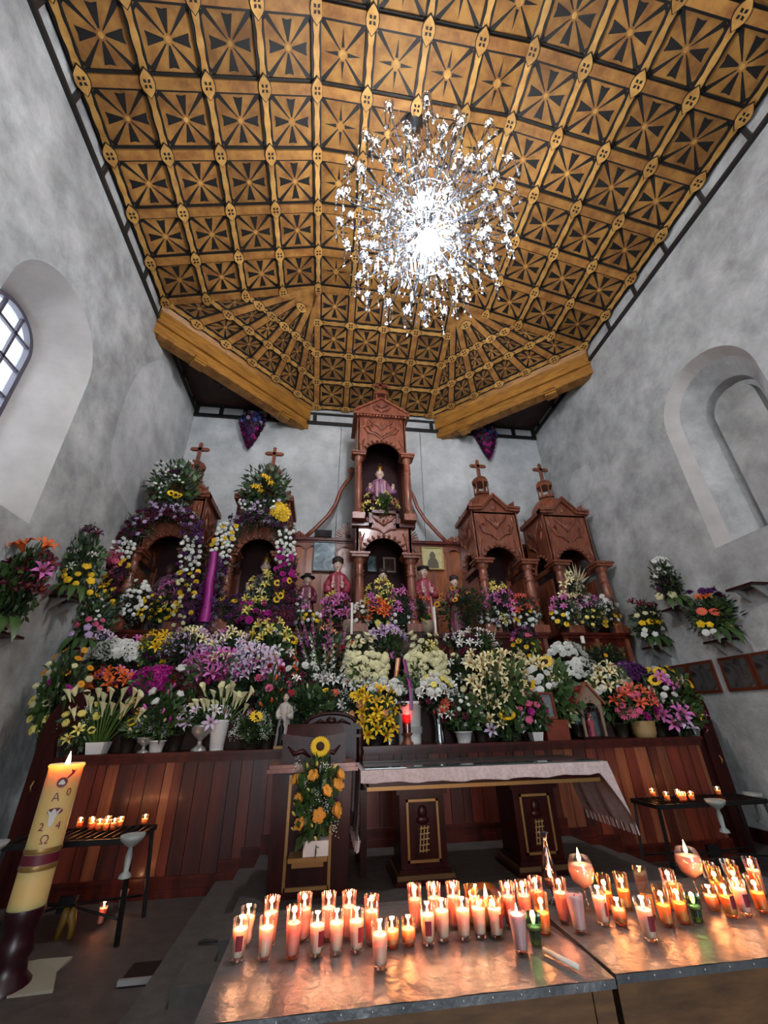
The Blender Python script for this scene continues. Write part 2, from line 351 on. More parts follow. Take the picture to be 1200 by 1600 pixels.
def scallop_mesh():
    mb = MB(); n = 16; up = []; lo = []
    mb.box(-.5, .5, -.075, .075, -.02, .045, 1)
    for i in range(n+1):
        t = i/n - .5; w = .030 + .016*abs(math.sin(2*PI*t*1.5 + PI/2)); up.append((t, w)); lo.append((t, -w))
    poly = lo + up[::-1]; vs = [(x, y, .045) for x, y in poly] + [(x, y, .062) for x, y in poly]; k = len(poly)
    fs = [tuple(range(k, 2*k))] + [(i, (i+1) % k, (i+1) % k + k, i+k) for i in range(k)]
    mb.add(vs, fs, 0); return mb.mesh('purlin', [M_PALE, M_INK])
ME_PURLIN = scallop_mesh()
def rib_mesh():
    mb = MB(); mb.box(-.5, .5, -.10, .10, -.02, .03, 1); mb.box(-.5, .5, -.065, .065, .03, .075, 0); return mb.mesh('rib', [M_RIB, M_INK])
ME_RIB = rib_mesh()
def rosette_mesh():
    mb = MB(); n = 12
    def ov(rx, ry): return [(rx*math.cos(2*PI*i/n)*(1.25 if i in (0, 6) else 1), ry*math.sin(2*PI*i/n)) for i in range(n)]
    mb.prism(ov(.135, .105), 'z', 0, .082, 1); mb.prism(ov(.122, .092), 'z', .08, .1, 0)
    for k in range(4):
        a = PI/4 + k*PI/2; c, s = math.cos(a), math.sin(a)
        q = [(.012, 0), (.04, -.022), (.068, 0), (.04, .022)]
        mb.add([(x*c-y*s, x*s+y*c, .103) for x, y in q], [(0, 1, 2, 3)], 1)
    return mb.mesh('rosette', [M_PALE, M_INK])
ME_ROS = rosette_mesh()
def frame(O, U, V, Nn): return Matrix(((U.x, V.x, Nn.x, O.x), (U.y, V.y, Nn.y, O.y), (U.z, V.z, Nn.z, O.z), (0, 0, 0, 1)))
def seg(me, name, p, q, Nn, full=1.0):
    p, q = Vector(p), Vector(q); d = q - p; U = d*full; u = d.normalized(); V = Nn.cross(u).normalized()
    put(name, me, ceil, mat4=frame((p+q)/2, U, V, Nn))
def ros(p, along, Nn):
    u = Vector(along).normalized(); V = Nn.cross(u).normalized(); put('rosette', ME_ROS, ceil, mat4=frame(Vector(p), u, V, Nn))
def grid_face(c0, c1, rows, ncol, star, skip_first=False, along_is_row=True):
    """face between column line c0 and c1 (functions of row index -> point); purlins run from row to row, ribs from column to column"""
    P = [[c0(r).lerp(c1(r), j/ncol) for j in range(ncol+1)] for r in range(len(rows))]
    Nn = (P[0][1]-P[0][0]).cross(P[1][0]-P[0][0]).normalized()
    if Nn.z > 0: Nn = -Nn
    for r in range(len(rows)-1):
        for j in range(ncol):
            a, b, c, d = P[r][j], P[r][j+1], P[r+1][j+1], P[r+1][j]; O = (a+b+c+d)/4; U = (b-a); V = (d-a)
            if U.cross(V).dot(Nn) < 0: V = -V
            put('coffer_panel', ME_STAR if star else ME_CROSS, ceil, mat4=frame(O, U*.985, V*.985, Nn))
    return P, Nn
def line_main(rows, X, Z): return lambda r: Vector((X, rows[r], Z))
FACES = [(EX0, ZE, FX0, ZF, False), (FX0, ZF, FX1, ZF, True), (FX1, ZF, EX1, ZE, False)]
for fi, (xa, za, xb, zb, star) in enumerate(FACES):
    P, Nn = grid_face(line_main(ROWS, xa, za), line_main(ROWS, xb, zb), ROWS, 4, star)
    for r in range(len(ROWS)): seg(ME_RIB, 'rib', P[r][0], P[r][4], Nn)
    for j in range(0 if fi != 1 else 1, 5 if fi != 1 else 4):
        for r in range(len(ROWS)):
            if r < len(ROWS)-1: seg(ME_PURLIN, 'purlin', P[r][j], P[r+1][j], Nn)
            ros(P[r][j], (0, 1, 0), Nn)
# sloping end face over the altar wall
ER = [0, 1, 2, 3, 4]
def er(X): return lambda r: Vector((X, YH + (YE-YH)*r/4, ZF + (ZE-ZF)*r/4))
P, Nn = grid_face(er(FX0), er(FX1), ER, 4, False)
for j in range(5): seg(ME_RIB, 'rib', P[0][j], P[4][j], Nn)
for r in range(1, 5):
    for j in range(4): seg(ME_PURLIN, 'purlin', P[r][j], P[r][j+1], Nn)
    for j in range(5): ros(P[r][j], (1, 0, 0), Nn)
# the two triangular fans in the corners
for s in (0, 1):
    A = Vector((FX0 if s == 0 else FX1, YH, ZF)); B0 = Vector((EX0 if s == 0 else EX1, YH, ZE)); B1 = Vector((FX0 if s == 0 else FX1, YE, ZE))
    Nn = (B0-A).cross(B1-A).normalized(); Nn = -Nn if Nn.z > 0 else Nn
    Bp = [B0.lerp(B1, i/6) for i in range(7)]
    pt = lambda i, t: A.lerp(Bp[i], t)
    for i in range(6):
        for t0, t1 in ((.27, .5), (.5, .75), (.75, 1.0)):
            q = [pt(i, t0), pt(i+1, t0), pt(i+1, t1), pt(i, t1)]
            O = sum(q, Vector())/4
            def fn(x, y, h, q=q, O=O):
                u, v = x*.94+.5, y*.96+.5; p = q[0].lerp(q[1], u).lerp(q[3].lerp(q[2], u), v); return p - O + Nn*h
            o = put('coffer_panel', panel_mesh('coffer_panel', False, fn), ceil); o.location = O
    for i in range(1, 6): seg(ME_RIB, 'rib', pt(i, .06), pt(i, 1), Nn)
    for t in (.5, .75, 1.0):
        for i in range(6):
            p, q = pt(i, t), pt(i+1, t); seg(ME_PURLIN, 'purlin', p, q, Nn)
            if i: ros(p, q-p, Nn)
    ros(pt(3, .25), Bp[1]-Bp[0], Nn); ros(A, (0, 1, 0), Vector((0, 0, -1)))
    # corner beam, with boards added to stop light leaking under the eave
    sg = 1 if s == 0 else -1; xw = XL if s == 0 else XR
    pa, pb = Vector((xw, 6.18, 0)), Vector((CX-sg*1.80, YB, 0)); d = (pb-pa).normalized(); nrm = Vector((sg*abs(d.y), -abs(d.x), 0))
    bm = thing('corner_beam', ('left' if s == 0 else 'right') + ' carved timber beam bridging the ceiling corner', 'beam', (pa.x, pa.y, 8.66))
    for (z0, z1, off) in ((.0, .26, .0), (.27, .60, .05)):
        m2 = MB(); a, b = pa + nrm*off, pb + nrm*off; m2.prism([tuple((a-pa).xy), tuple((b-pa).xy), tuple((b-pa-nrm*.28).xy), tuple((a-pa-nrm*.28).xy)], 'z', z0, z1); m2.build('board', M_BEAM, bm)
    m2 = MB(); o0 = Vector((pa.x, pa.y, 8.66)); q = [B0+Nn*.0, B1+Nn*.0, pb+nrm*.05+Vector((0,0,9.26)), pa+nrm*.05+Vector((0,0,9.26))]
    q2 = [p + Vector((0, 0, .06)) - nrm*.03 for p in q]
    m2.add([p-o0 for p in q+q2], [(0,1,2,3),(7,6,5,4),(0,4,5,1),(1,5,6,2),(2,6,7,3),(3,7,4,0)]); m2.build('gap_board', M_BEAM, bm)
    for k in range(13):                                                      # little carved blocks under the beam
        c0 = (pb-pa)*((k+.6)/13.2); m2 = MB(); m2.bar(c0-d*.085-nrm*.06+Vector((0,0,-.01)), c0+d*.085-nrm*.06+Vector((0,0,-.01)), .16, .05); m2.build('carved_block', M_RIB, bm)
    for t in (.24, .80):
        c0 = (pb-pa)*t; m2 = MB()
        for j in range(3): m2.bar(c0-d*.13+nrm*(.02-.03*j)+Vector((0,0,-.03-.05*j)), c0+d*.13+nrm*(.02-.03*j)+Vector((0,0,-.03-.05*j)), .22, .055)
        m2.build('corbel', M_BEAM, bm)
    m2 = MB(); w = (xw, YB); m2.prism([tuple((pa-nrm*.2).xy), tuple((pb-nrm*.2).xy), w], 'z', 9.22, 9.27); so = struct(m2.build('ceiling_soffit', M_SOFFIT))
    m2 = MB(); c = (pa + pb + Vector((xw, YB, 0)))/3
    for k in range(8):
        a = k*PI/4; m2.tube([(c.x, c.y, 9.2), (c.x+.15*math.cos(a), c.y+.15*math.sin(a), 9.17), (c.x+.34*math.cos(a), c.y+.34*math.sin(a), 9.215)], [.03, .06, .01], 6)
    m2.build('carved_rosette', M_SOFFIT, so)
# black stained frieze round the top of the walls
tz = (8.99, 9.07)
mb = MB(); mb.box(XL, XL+.05, YR, YB, *tz); tl = struct(mb.build('trim_1', M_BLACKWOOD))
mb = MB(); mb.box(XR-.05, XR, YR, YB, *tz); tr = struct(mb.build('trim_2', M_BLACKWOOD))
mb = MB(); mb.box(XL, XR, YB-.05, YB, 8.83, 8.93); mb.box(XL, XR, YB-.04, YB, 9.18, 9.24); tb = struct(mb.build('trim_3', M_BLACKWOOD))
for k in range(10):
    y = 1.2 + .83*k
    for t_, xa, xb in ((tl, XL, XL+.05), (tr, XR-.05, XR)): mb = MB(); mb.box(xa, xb, y-.03, y+.03, 9.07, 9.38); mb.build('stub', M_BLACKWOOD, t_)
for x in [XL+.06+k*.62 for k in range(6)] + [XR-.06-k*.62 for k in range(6)]:
    mb = MB(); mb.box(x-.05, x+.05, YB-.05, YB, 8.90, 9.2); mb.build('stub', M_BLACKWOOD, tb)
mb = MB(); mb.box(XR-.04, XR, YR, YB, 0, .16); struct(mb.build('baseboard_right', M_MAHOG))
mb = MB(); mb.box(XL, XL+.04, YR, YB, 0, .16); struct(mb.build('baseboard_left', M_MAHOG))
# ================================================================== flower counter (long planked front) and its steps
YC, ZC = 5.72, 1.28
ct = thing('flower_counter', 'long planked red cedar counter running the full width below the flowers', 'counter', (CX, YC, 0))
X0, X1 = -2.77-CX, 5.10-CX
def zfloor(x):
    x += CX
    for a, b, z in ((-.60, 2.98, .30), (-.80, 3.33, .20), (-1.02, 3.62, .11)):
        if a <= x <= b: return z
    return 0
x = X0; rr = random.Random(3); k = 0
MEP = {}
while x < X1-.01:
    w = min(rr.choice((.10, .13, .15, .18)), X1-x); z0 = zfloor(x+w/2); pale = rr.random() < .24; key = (round(w, 3), z0, pale)
    if key not in MEP:
        m2 = MB(); m2.box(0, w-.006, .012, .05, z0+.02, ZC-.10); m2.box(.006, w-.012, .008, .012, z0+.03, ZC-.11); MEP[key] = m2.mesh('plank', M_PLANK_L if pale else M_PLANK)
    put('plank', MEP[key], ct, (x, rr.uniform(-.004, .004), 0)); x += w
mb = MB(); mb.box(X0, X1, .05, .1, 0, ZC-.05); mb.build('backing', M_RED, ct)
mb = MB(); mb.box(X0-.03, X1+.03, -.05, .41, ZC-.035, ZC); mb.box(X0-.01, X1+.01, -.025, .1, ZC-.10, ZC-.035); mb.build('top', M_RED, ct)
xs = [X0, -1.02-CX, -.80-CX, -.60-CX, 2.98-CX, 3.33-CX, 3.62-CX, X1]; zs = [0, .11, .20, .30, .20, .11, 0]
for a, b, z in zip(xs[:-1], xs[1:], zs):
    mb = MB(); mb.box(a, b, -.035, .02, z, z+.07); mb.box(a, b, -.018, .02, z+.07, z+.14); mb.box(a, b, -.03, .02, z+.14, z+.17); mb.build('skirting', M_RED, ct)
M_TIER = mat('step_dark_wood', '#2a120c', .8)
TIERS = [(6.14, 6.54, 1.70), (6.54, 6.92, 2.10), (6.92, 7.20, 2.45)]
for i, (ya, yb, z) in enumerate(TIERS):
    t = thing('flower_step', ['lowest', 'middle', 'highest'][i] + ' dark wooden step of the stepped flower stand behind the counter', 'step', (CX, ya, 0))
    mb = MB(); mb.box(X0-.1, X1+.1, .02, yb-ya, 0, z-.03); mb.build('riser', M_TIER, t); mb = MB(); mb.box(X0-.12, X1+.12, 0, yb-ya, z-.03, z); mb.build('tread', M_TIER, t)
def tier_z(Y):
    for ya, yb, z in TIERS:
        if ya <= Y < yb: return z
    return ZC if Y < 6.14 else 2.95
# curved wing screens at both ends of the counter
for s, nm in ((-1, 'left'), (1, 'right')):
    xe = -2.79 if s < 0 else 5.12; xo = -3.16 if s < 0 else 5.42
    t = thing('wing_screen', f'dark wooden screen with a rounded shoulder at the {nm} end of the counter', 'screen', (xe, 5.74, 0))
    R = abs(xo-xe); zt = 1.94; pts = [(0, 1.60), (0, zt)]
    for i in range(9): a = PI/2*i/8; pts.append((s*(R*math.sin(a)), zt-R*1.15*(1-math.cos(a))))
    pts += [(s*R, 0), (s*(R-.20), 0), (s*(R-.20), 1.28), (s*(R-.16), 1.45)]
    mb = MB(); mb.prism(pts, 'y', 0, .06); mb.build('frame', M_MAHOG, t)
    mb = MB(); mb.tube([(p[0], -.005, p[1]) for p in pts[1:11]]+[(s*R, -.005, 0)], .018, 6); mb.build('edge_moulding', M_RED, t)
    mb = MB(); mb.box(min(0, s*(R-.2)), max(0, s*(R-.2)), .03, .06, 0, 1.26); mb.build('panel', M_MAHOG, t)
    mb = MB(); mb.tube([(s*(R-.1), -.03, .95), (s*(R-.1), -.06, 1.0), (s*(R-.1), -.03, 1.05)], .01, 6); mb.build('handle', M_GILT, t)
# ================================================================== the carved altarpiece
def carve(mb, w, z0, z1, y, m=0):
    """raised scrolls, a central leaf and side drops on a panel front"""
    h = z1-z0; cz = (z0+z1)/2
    for s in (-1, 1):
        mb.tube([(s*.02*w, y, z0+.12*h), (s*.16*w, y-.012, z0+.30*h), (s*.30*w, y-.012, z0+.34*h), (s*.38*w, y-.012, z0+.52*h), (s*.31*w, y-.012, z0+.62*h), (s*.26*w, y, z0+.52*h)], [.01, .028, .032, .03, .024, .01], 6, m)
        mb.tube([(s*.04*w, y, z0+.52*h), (s*.10*w, y-.012, z0+.66*h), (s*.20*w, y-.014, z0+.74*h), (s*.30*w, y, z0+.90*h)], [.014, .034, .03, .008], 6, m)
        mb.ball((s*.42*w, y, z0+.74*h), .03, .018, .09*h+.02, 8, 6, m)
    for a in (-.5, 0, .5):
        mb.tube([(0, y, z0+.45*h), (.06*w*math.sin(a)*2, y-.015, z0+.6*h), (.13*w*math.sin(a)*2, y, z0+.78*h)], [.014, .04, .006], 6, m)
def arch_ring(mb, r, zs, y, n=11, m=0):
    for i in range(n):
        a = PI*(i+.5)/n; c, s = math.cos(a), math.sin(a); d = .045 if i % 2 else .06
        mb.tube([(-(r+.008)*c, y, zs+(r+.008)*s), (-(r+.04)*c, y-.02, zs+(r+.04)*s), (-(r+.04+d)*c, y, zs+(r+.04+d)*s)], [.02, .034, .006], 6, m)
def arch_poly(w, zs, r, top, n=14):
    """(x,z) outline of a front with an arched opening below; top = list of (x,z) left to right"""
    return [(-w/2, zs)] + top + [(w/2, zs)] + [(r*math.cos(PI*i/n), zs + r*math.sin(PI*i/n)) for i in range(n+1)]
COLP = [(.085,0),(.085,.05),(.065,.06),(.055,.10),(.07,.13),(.07,.16),(.052,.20),(.06,.30),(.068,.50),(.062,.68),(.05,.72),(.07,.735),(.07,.755),(.05,.77),(.068,.80),(.068,.82),(.05,.84),(.066,.87),(.05,.89),(.06,.92),(.085,.95),(.085,1.0)]
def column(par, x, y, z0, z1, k=1.0):
    mb = MB(); h = z1-z0; mb.lathe([(r*k, t*h) for r, t in COLP], 14, (x, y, z0)); o = mb.build('column', M_CEDAR, par)
    mb = MB(); mb.box(x-.12*k, x+.12*k, y-.12*k, y+.12*k, z1, z1+.05); mb.box(x-.14*k, x+.14*k, y-.14*k, y+.14*k, z1+.05, z1+.09); mb.build('capital', M_CEDAR, o)
    mb = MB(); mb.box(x-.11*k, x+.11*k, y-.11*k, y+.11*k, z0-.14, z0); mb.build('plinth', M_CEDAR, o)
def wood_cross(par, x, y, z, h):
    mb = MB(); mb.box(x-.035, x+.035, y-.03, y+.03, z, z+h); mb.box(x-.17, x+.17, y-.03, y+.03, z+h*.60, z+h*.60+.075)
    for a, b in ((x-.17, z+h*.6+.037), (x+.17, z+h*.6+.037), (x, z+h)): mb.ball((a, y, b), .045, .03, .045, 8, 6)
    mb.build('cross', M_CEDAR, par)
def lantern(par, x, y, z, r=.2, h=.30):
    for k in range(6):
        a = PI/6+k*PI/3; mb = MB(); mb.lathe([(.022, 0), (.016, h*.5), (.022, h)], 6, (x+r*math.cos(a), y+r*math.sin(a), z)); mb.build('lantern_post', M_CEDAR, par)
    mb = MB(); mb.lathe([(r*1.2, -.05), (r*1.2, 0)], 6, (x, y, z), smooth=False); mb.build('lantern_base', M_CEDAR, par); mb = MB(); mb.lathe([(r*1.3, h), (r*1.3, h+.07), (r*.95, h+.16), (r*.25, h+.24)], 6, (x, y, z), smooth=False); mb.build('lantern_cap', M_CEDAR, par)
def turret(cx, label, flip=1):
    t = thing('turret_niche', label, 'altarpiece', (cx, 7.36, 2.95)); w, d = .98, .96; zs, r = 1.43, .36; ztop = 2.62
    def Z(z): return z
    top = [(-w/2, ztop), (-w*.28, ztop+.02), (0, ztop+.30), (w*.28, ztop+.02), (w/2, ztop)]
    mb = MB(); mb.prism(arch_poly(w, zs, r, top), 'y', .12, .17); mb.build('front_panel', M_CEDAR, t)
    mb = MB(); carve(mb, w*.95, zs+r+.05, ztop, .12); arch_ring(mb, r, zs, .12); mb.ball((0, .115, ztop+.1), .07, .02, .07, 8, 6)
    for s in (-1, 1): mb.tube([(s*.47*w, .115, zs+.05), (s*.44*w, .11, zs+.3), (s*.36*w, .115, zs+.52)], [.01, .03, .01], 6)
    mb.build('carving', M_CEDAR, t)
    for s in (-1, 1):                                                        # side panels, arched too
        poly = [(p[0]+.12+d/2, p[1]) for p in arch_poly(d, zs, .3, [(-d/2, ztop), (d/2, ztop)])]
        mb = MB(); mb.prism(poly, 'x', s*w/2-.025, s*w/2+.025); mb.build('side_panel', M_CEDAR, t)
        mb = MB(); mb.M = Matrix.Translation((s*(w/2), .12+d/2, 0)) @ Matrix.Rotation(s*PI/2, 4, 'Z'); carve(mb, d*.9, zs+.35, ztop, -.028); arch_ring(mb, .3, zs, -.028, 9); mb.build('side_carving', M_CEDAR, t)
        column(t, s*(w/2-.02), .02, .14, zs-.09, 1.4)
        mb = MB(); mb.box(s*w/2-.05, s*w/2+.05, .12+d-.1, .12+d, 0, zs); mb.build('rear_post', M_CEDAR, t)
        mb = MB(); mb.box(s*w/2-.02, s*w/2+.02, .3, d, 0, zs-.25); mb.box(s*w/2-.035, s*w/2+.035, .12, d+.1, zs-.10, zs); mb.build('side_rail', M_CEDAR, t)
    mb = MB(); mb.box(-w/2, w/2, .06+d, .12+d, 0, ztop); mb.box(-w/2, w/2, .12, .12+d, ztop-.06, ztop-.02); mb.build('niche_lining', M_NICHE, t)
    co = [(-w/2-.09, ztop), (-w*.29, ztop+.02), (0, ztop+.33), (w*.29, ztop+.02), (w/2+.09, ztop)]
    for k, (g, oy) in enumerate(((.05, .06), (.05, .02))):
        mb = MB()
        for a, b in zip(co[:-1], co[1:]): mb.prism([(a[0], a[1]+k*.05), (b[0], b[1]+k*.05), (b[0], b[1]+g+k*.05), (a[0], a[1]+g+k*.05)], 'y', oy, .2)
        mb.build('gable_cornice', M_CEDAR, t)
    for s in (-1, 1):
        mb = MB(); xa = s*w/2; mb.box(min(xa, xa+s*.09), max(xa, xa+s*.09), .05, .12+d, ztop, ztop+.10); mb.build('side_cornice', M_CEDAR, t)
        for yy in (.12, d):                                                  # fluted corner acroteria
            mb = MB()
            for j in range(4): mb.tube([(s*(w/2-.02-.05*j), yy, ztop+.08), (s*(w/2+.0-.045*j), yy, ztop+.26-.03*j)], [.028, .02], 6)
            mb.build('acroterion', M_CEDAR, t)
    mb = MB(); yc = .12+d/2
    mb.lathe([(.40, 0), (.43, .08), (.44, .2), (.40, .36), (.31, .50), (.18, .60), (.10, .63)], 20, (0, yc, ztop+.02)); mb.build('dome', M_CEDAR, t)
    lantern(t, 0, yc, ztop+.70, .16, .26); wood_cross(t, 0, yc, ztop+1.18, .46)
    return t
turret(CX+2.43, 'carved cedar turret niche holding a dark-faced saint, right of the framed icon')
turret(CX+4.06, 'carved cedar turret niche with a dried palm leaf, nearest the right wall')
turret(CX-2.43, 'carved turret niche wreathed by a garland with a large yellow bloom')
turret(CX-4.06, 'carved turret niche wreathed by a garland, nearest the left wall')
# central tower: lower niche, upper niche
t = thing('altar_tower', 'tall carved cedar centre tower with two stacked arched niches', 'altarpiece', (CX, 7.36, 2.95)); w, d = 1.08, .96
lo, hi = 1.48, 3.74
tp = [(-w/2-.03, 2.12), (-w*.28, 2.12), (-w*.28, 2.42), (w*.28, 2.42), (w*.28, 2.12), (w/2+.03, 2.12)]
mb = MB(); mb.prism(arch_poly(w+.06, lo, .42, tp), 'y', .12, .17); mb.build('front_panel', M_CEDAR, t)
mb = MB(); carve(mb, .8, lo+.46, 2.42, .12); arch_ring(mb, .42, lo, .12, 13)
for s in (-1, 1): mb.tube([(s*.44*w, .115, lo+.05), (s*.44*w, .11, lo+.3), (s*.36*w, .115, lo+.52)], [.01, .03, .01], 6); mb.ball((s*.45*w, .115, 1.92), .03, .02, .11, 8, 6)
mb.build('carving', M_CEDAR, t)
mb = MB(); mp = [(-w/2-.08, 2.12), (-w*.26, 2.12), (-w*.26, 2.42), (w*.26, 2.42), (w*.26, 2.12), (w/2+.08, 2.12)]
for a, b in zip(mp[:-1], mp[1:]): mb.box(min(a[0], b[0])-.03, max(a[0], b[0])+.03, .04, .2, min(a[1], b[1]), max(a[1], b[1])+.07)
mb.build('stepped_moulding', M_RED, t)
up = [(-w/2, 5.02), (w/2, 5.02)]
mb = MB(); mb.prism(arch_poly(w, hi+.12, .42, up), 'y', .12, .17); mb.build('front_panel', M_CEDAR, t)
mb = MB(); carve(mb, w*.95, hi+.55, 5.0, .12); carve(mb, w*.7, hi+.62, 5.0, .12); arch_ring(mb, .42, hi+.12, .12, 13)
for s in (-1, 1): mb.tube([(s*.44*w, .115, hi+.15), (s*.44*w, .11, hi+.4), (s*.36*w, .115, hi+.62)], [.01, .03, .01], 6); mb.ball((s*.45*w, .115, 4.75), .03, .02, .11, 8, 6)
mb.build('carving', M_CEDAR, t)
for s in (-1, 1):
    column(t, s*.50, .02, .14, lo-.09, 1.35); column(t, s*.53, .03, 2.36, hi+.02, 1.15)
    mb = MB(); mb.box(s*w/2-.025, s*w/2+.025, .5, .12+d, 0, lo); mb.box(s*w/2-.025, s*w/2+.025, .12, .12+d, lo, 2.3); mb.box(s*w/2-.025, s*w/2+.025, .55, .12+d, 2.3, hi+.1); mb.box(s*w/2-.025, s*w/2+.025, .12, .12+d, hi+.1, 5.02); mb.build('side_panel', M_CEDAR, t)
mb = MB(); mb.box(-w/2, w/2, .06+d, .12+d, 0, 5.02); mb.box(-w/2, w/2, .17, .12+d, 2.15, 2.22); mb.box(-w/2, w/2, .17, .12+d, 4.9, 4.95); mb.build('niche_lining', M_NICHE, t)
mb = MB(); mb.prism([(-w/2-.09, 5.02), (w/2+.09, 5.02), (w/2+.09, 5.1), (0, 5.50), (-w/2-.09, 5.1)], 'y', .06, .2); mb.build('pediment', M_CEDAR, t)
mb = MB()
for s in (-1, 1): mb.bar((s*(w/2+.12), .05, 5.10), (0, .05, 5.53), .08, .05)
mb.box(-w/2-.12, w/2+.12, .0, .2, 5.0, 5.06); mb.box(-w/2-.12, w/2+.12, .05, .12+d, 5.06, 5.1); mb.build('cornice', M_CEDAR, t)
for k in range(16):
    mb = MB(); x = -w/2-.02+k*(w+.04)/15; mb.box(x-.022, x+.022, .02, .06, 4.95, 5.0); mb.build('dentil', M_CEDAR, t)
mb = MB(); mb.prism([(-w/2, 5.1), (w/2, 5.1), (0, 5.46)], 'y', .2, .12+d); mb.build('roof', M_CEDAR, t)
mb = MB(); carve(mb, .5, 5.08, 5.4, .055); mb.build('pediment_carving', M_CEDAR, t)
for sx in (-1, 1):
    for sy in (.06, .26): mb = MB(); mb.box(sx*.11-.018, sx*.11+.018, sy, sy+.03, 5.40, 5.68); mb.build('lantern_post', M_CEDAR, t)
mb = MB(); mb.box(-.15, .15, .03, .32, 5.68, 5.72); mb.prism([(-.14, 5.72), (.14, 5.72), (.09, 5.82), (-.09, 5.82)], 'y', .05, .3); mb.build('lantern_cap', M_CEDAR, t)
wood_cross(t, 0, .17, 5.82, .34)
# back boarding between the turrets, with scrolled braces
bk = thing('altarpiece_backboard', 'panelled cedar backboard linking the turrets behind the saints', 'altarpiece', (CX, 8.54, 2.95)); ZP = 2.22
mb = MB(); mb.box(-4.55, 4.55, .02, .08, 0, ZP); mb.build('backing', M_RED, bk)
mb = MB(); mb.box(-4.6, 4.6, -.09, .1, ZP, ZP+.07); mb.box(-4.58, 4.58, -.05, .1, ZP-.05, ZP); mb.build('cornice', M_RED, bk)
for s in (-1, 1):
    mb = MB(); x0, x1 = sorted((s*.56, s*1.95)); n = 4; wv = (x1-x0)/n; pts = [(x0, ZP-.05), (x0, ZP-.28)]
    for k in range(n):
        for j in range(7): u = (j+.5)/7; pts.append((x0+wv*(k+u), ZP-.28+.16*math.sin(PI*u)**.6))
    pts += [(x1, ZP-.28), (x1, ZP-.05)]; mb.prism(pts, 'y', -.04, .0); mb.build('arcade_rail', M_CEDAR, bk)
    for k in range(n):
        mb = MB(); mb.box(x0+wv*k+.03, x0+wv*(k+1)-.03, -.012, .02, .1, ZP-.15); mb.build('panel', M_CEDAR_L, bk)
        mb = MB(); mb.box(x0+wv*(k+1)-.03, x0+wv*(k+1)+.03, -.04, .0, 0, ZP-.2); mb.build('stile', M_CEDAR, bk)
    # S-scroll brace rising to the tower
    pth = [(s*1.62, -.05, ZP+.08), (s*1.42, -.05, ZP+.30), (s*1.16, -.05, ZP+.62), (s*.98, -.05, ZP+.95), (s*.90, -.05, ZP+1.25), (s*.80, -.05, ZP+1.48), (s*.66, -.05, ZP+1.68), (s*.60, -.05, ZP+1.86)]
    mb = MB(); mb.tube(pth, [.05, .05, .048, .046, .046, .048, .05, .055], 8, flat=.7); mb.ball((s*.62, -.05, ZP+1.9), .1, .05, .1, 14, 8)
    mb.build('scroll_brace', M_CEDAR, bk)
    for k in range(9):                                                       # fan crest and leaf crest
        a = PI*(k+.5)/18; mb = MB(); mb.bar((s*.62, -.03, ZP+.07), (s*(.62+.34*math.cos(a)), -.03, ZP+.07+.42*math.sin(a)), .03, .03, (0, 1, 0)); mb.build('fan_blade', M_CEDAR, bk)
    mb = MB()
    for k in range(7): mb.ball((s*(1.66+.055*k), -.03, ZP+.1+.03*(k % 3)), .05, .04, .05+.012*k, 7, 5)
    mb.build('leaf_crest', M_CEDAR, bk)
# pedestal cabinets carrying the turrets, and the centre shelf
def pedestal(x0, x1, y0, label, z0=2.2, z1=2.95, n=2):
    w = x1-x0; p = thing('pedestal_cabinet', label, 'cabinet', (x0+w/2, y0, 0))
    mb = MB(); mb.box(-w/2+.03, w/2-.03, .04, 8.40-y0, .02, z1-.07); mb.build('body', M_RED, p)
    mb = MB(); mb.box(-w/2-.04, w/2+.04, -.05, 8.40-y0, z1-.045, z1-.002); mb.box(-w/2-.01, w/2+.01, -.02, .3, z1-.10, z1-.045); mb.build('top', M_RED, p)
    for k in range(n):
        a = -w/2+.06+k*(w-.12)/n; b = a+(w-.12)/n; mb = MB(); mb.box(a+.04, b-.04, .015, .04, z0+.05, z1-.16); mb.build('panel', M_RED, p)
        mb = MB(); mb.tube([(a+.09, .01, z1-.24), (a+.16, -.005, z1-.33), ((a+b)/2, -.005, z1-.36), (b-.16, -.005, z1-.33), (b-.09, .01, z1-.24)], [.012, .026, .03, .026, .012], 6)
        mb.tube([((a+b)/2-.1, .01, z1-.46), ((a+b)/2, -.005, z1-.54), ((a+b)/2+.1, .01, z1-.46)], [.01, .024, .01], 6); mb.build('carved_swag', M_CEDAR, p)
    for k in range(n+1):
        a = -w/2+.06+k*(w-.12)/n; mb = MB(); mb.box(a-.04, a+.04, -.005, .04, z0, z1-.1); mb.build('pilaster', M_CEDAR, p)
    return p
pedestal(4.37, 5.72, 7.27, 'red cedar pedestal cabinet under the turret nearest the right wall')
pedestal(2.93, 4.07, 7.27, 'red cedar pedestal cabinet under the second turret from the right wall')
pedestal(-1.91, -.77, 7.27, 'red cedar pedestal cabinet under the second turret from the left wall')
pedestal(-3.59, -2.19, 7.27, 'red cedar pedestal cabinet under the turret nearest the left wall')
pedestal(-.70, 2.86, 7.33, 'long shelf cabinet carrying the row of robed saints under the centre tower', n=6)
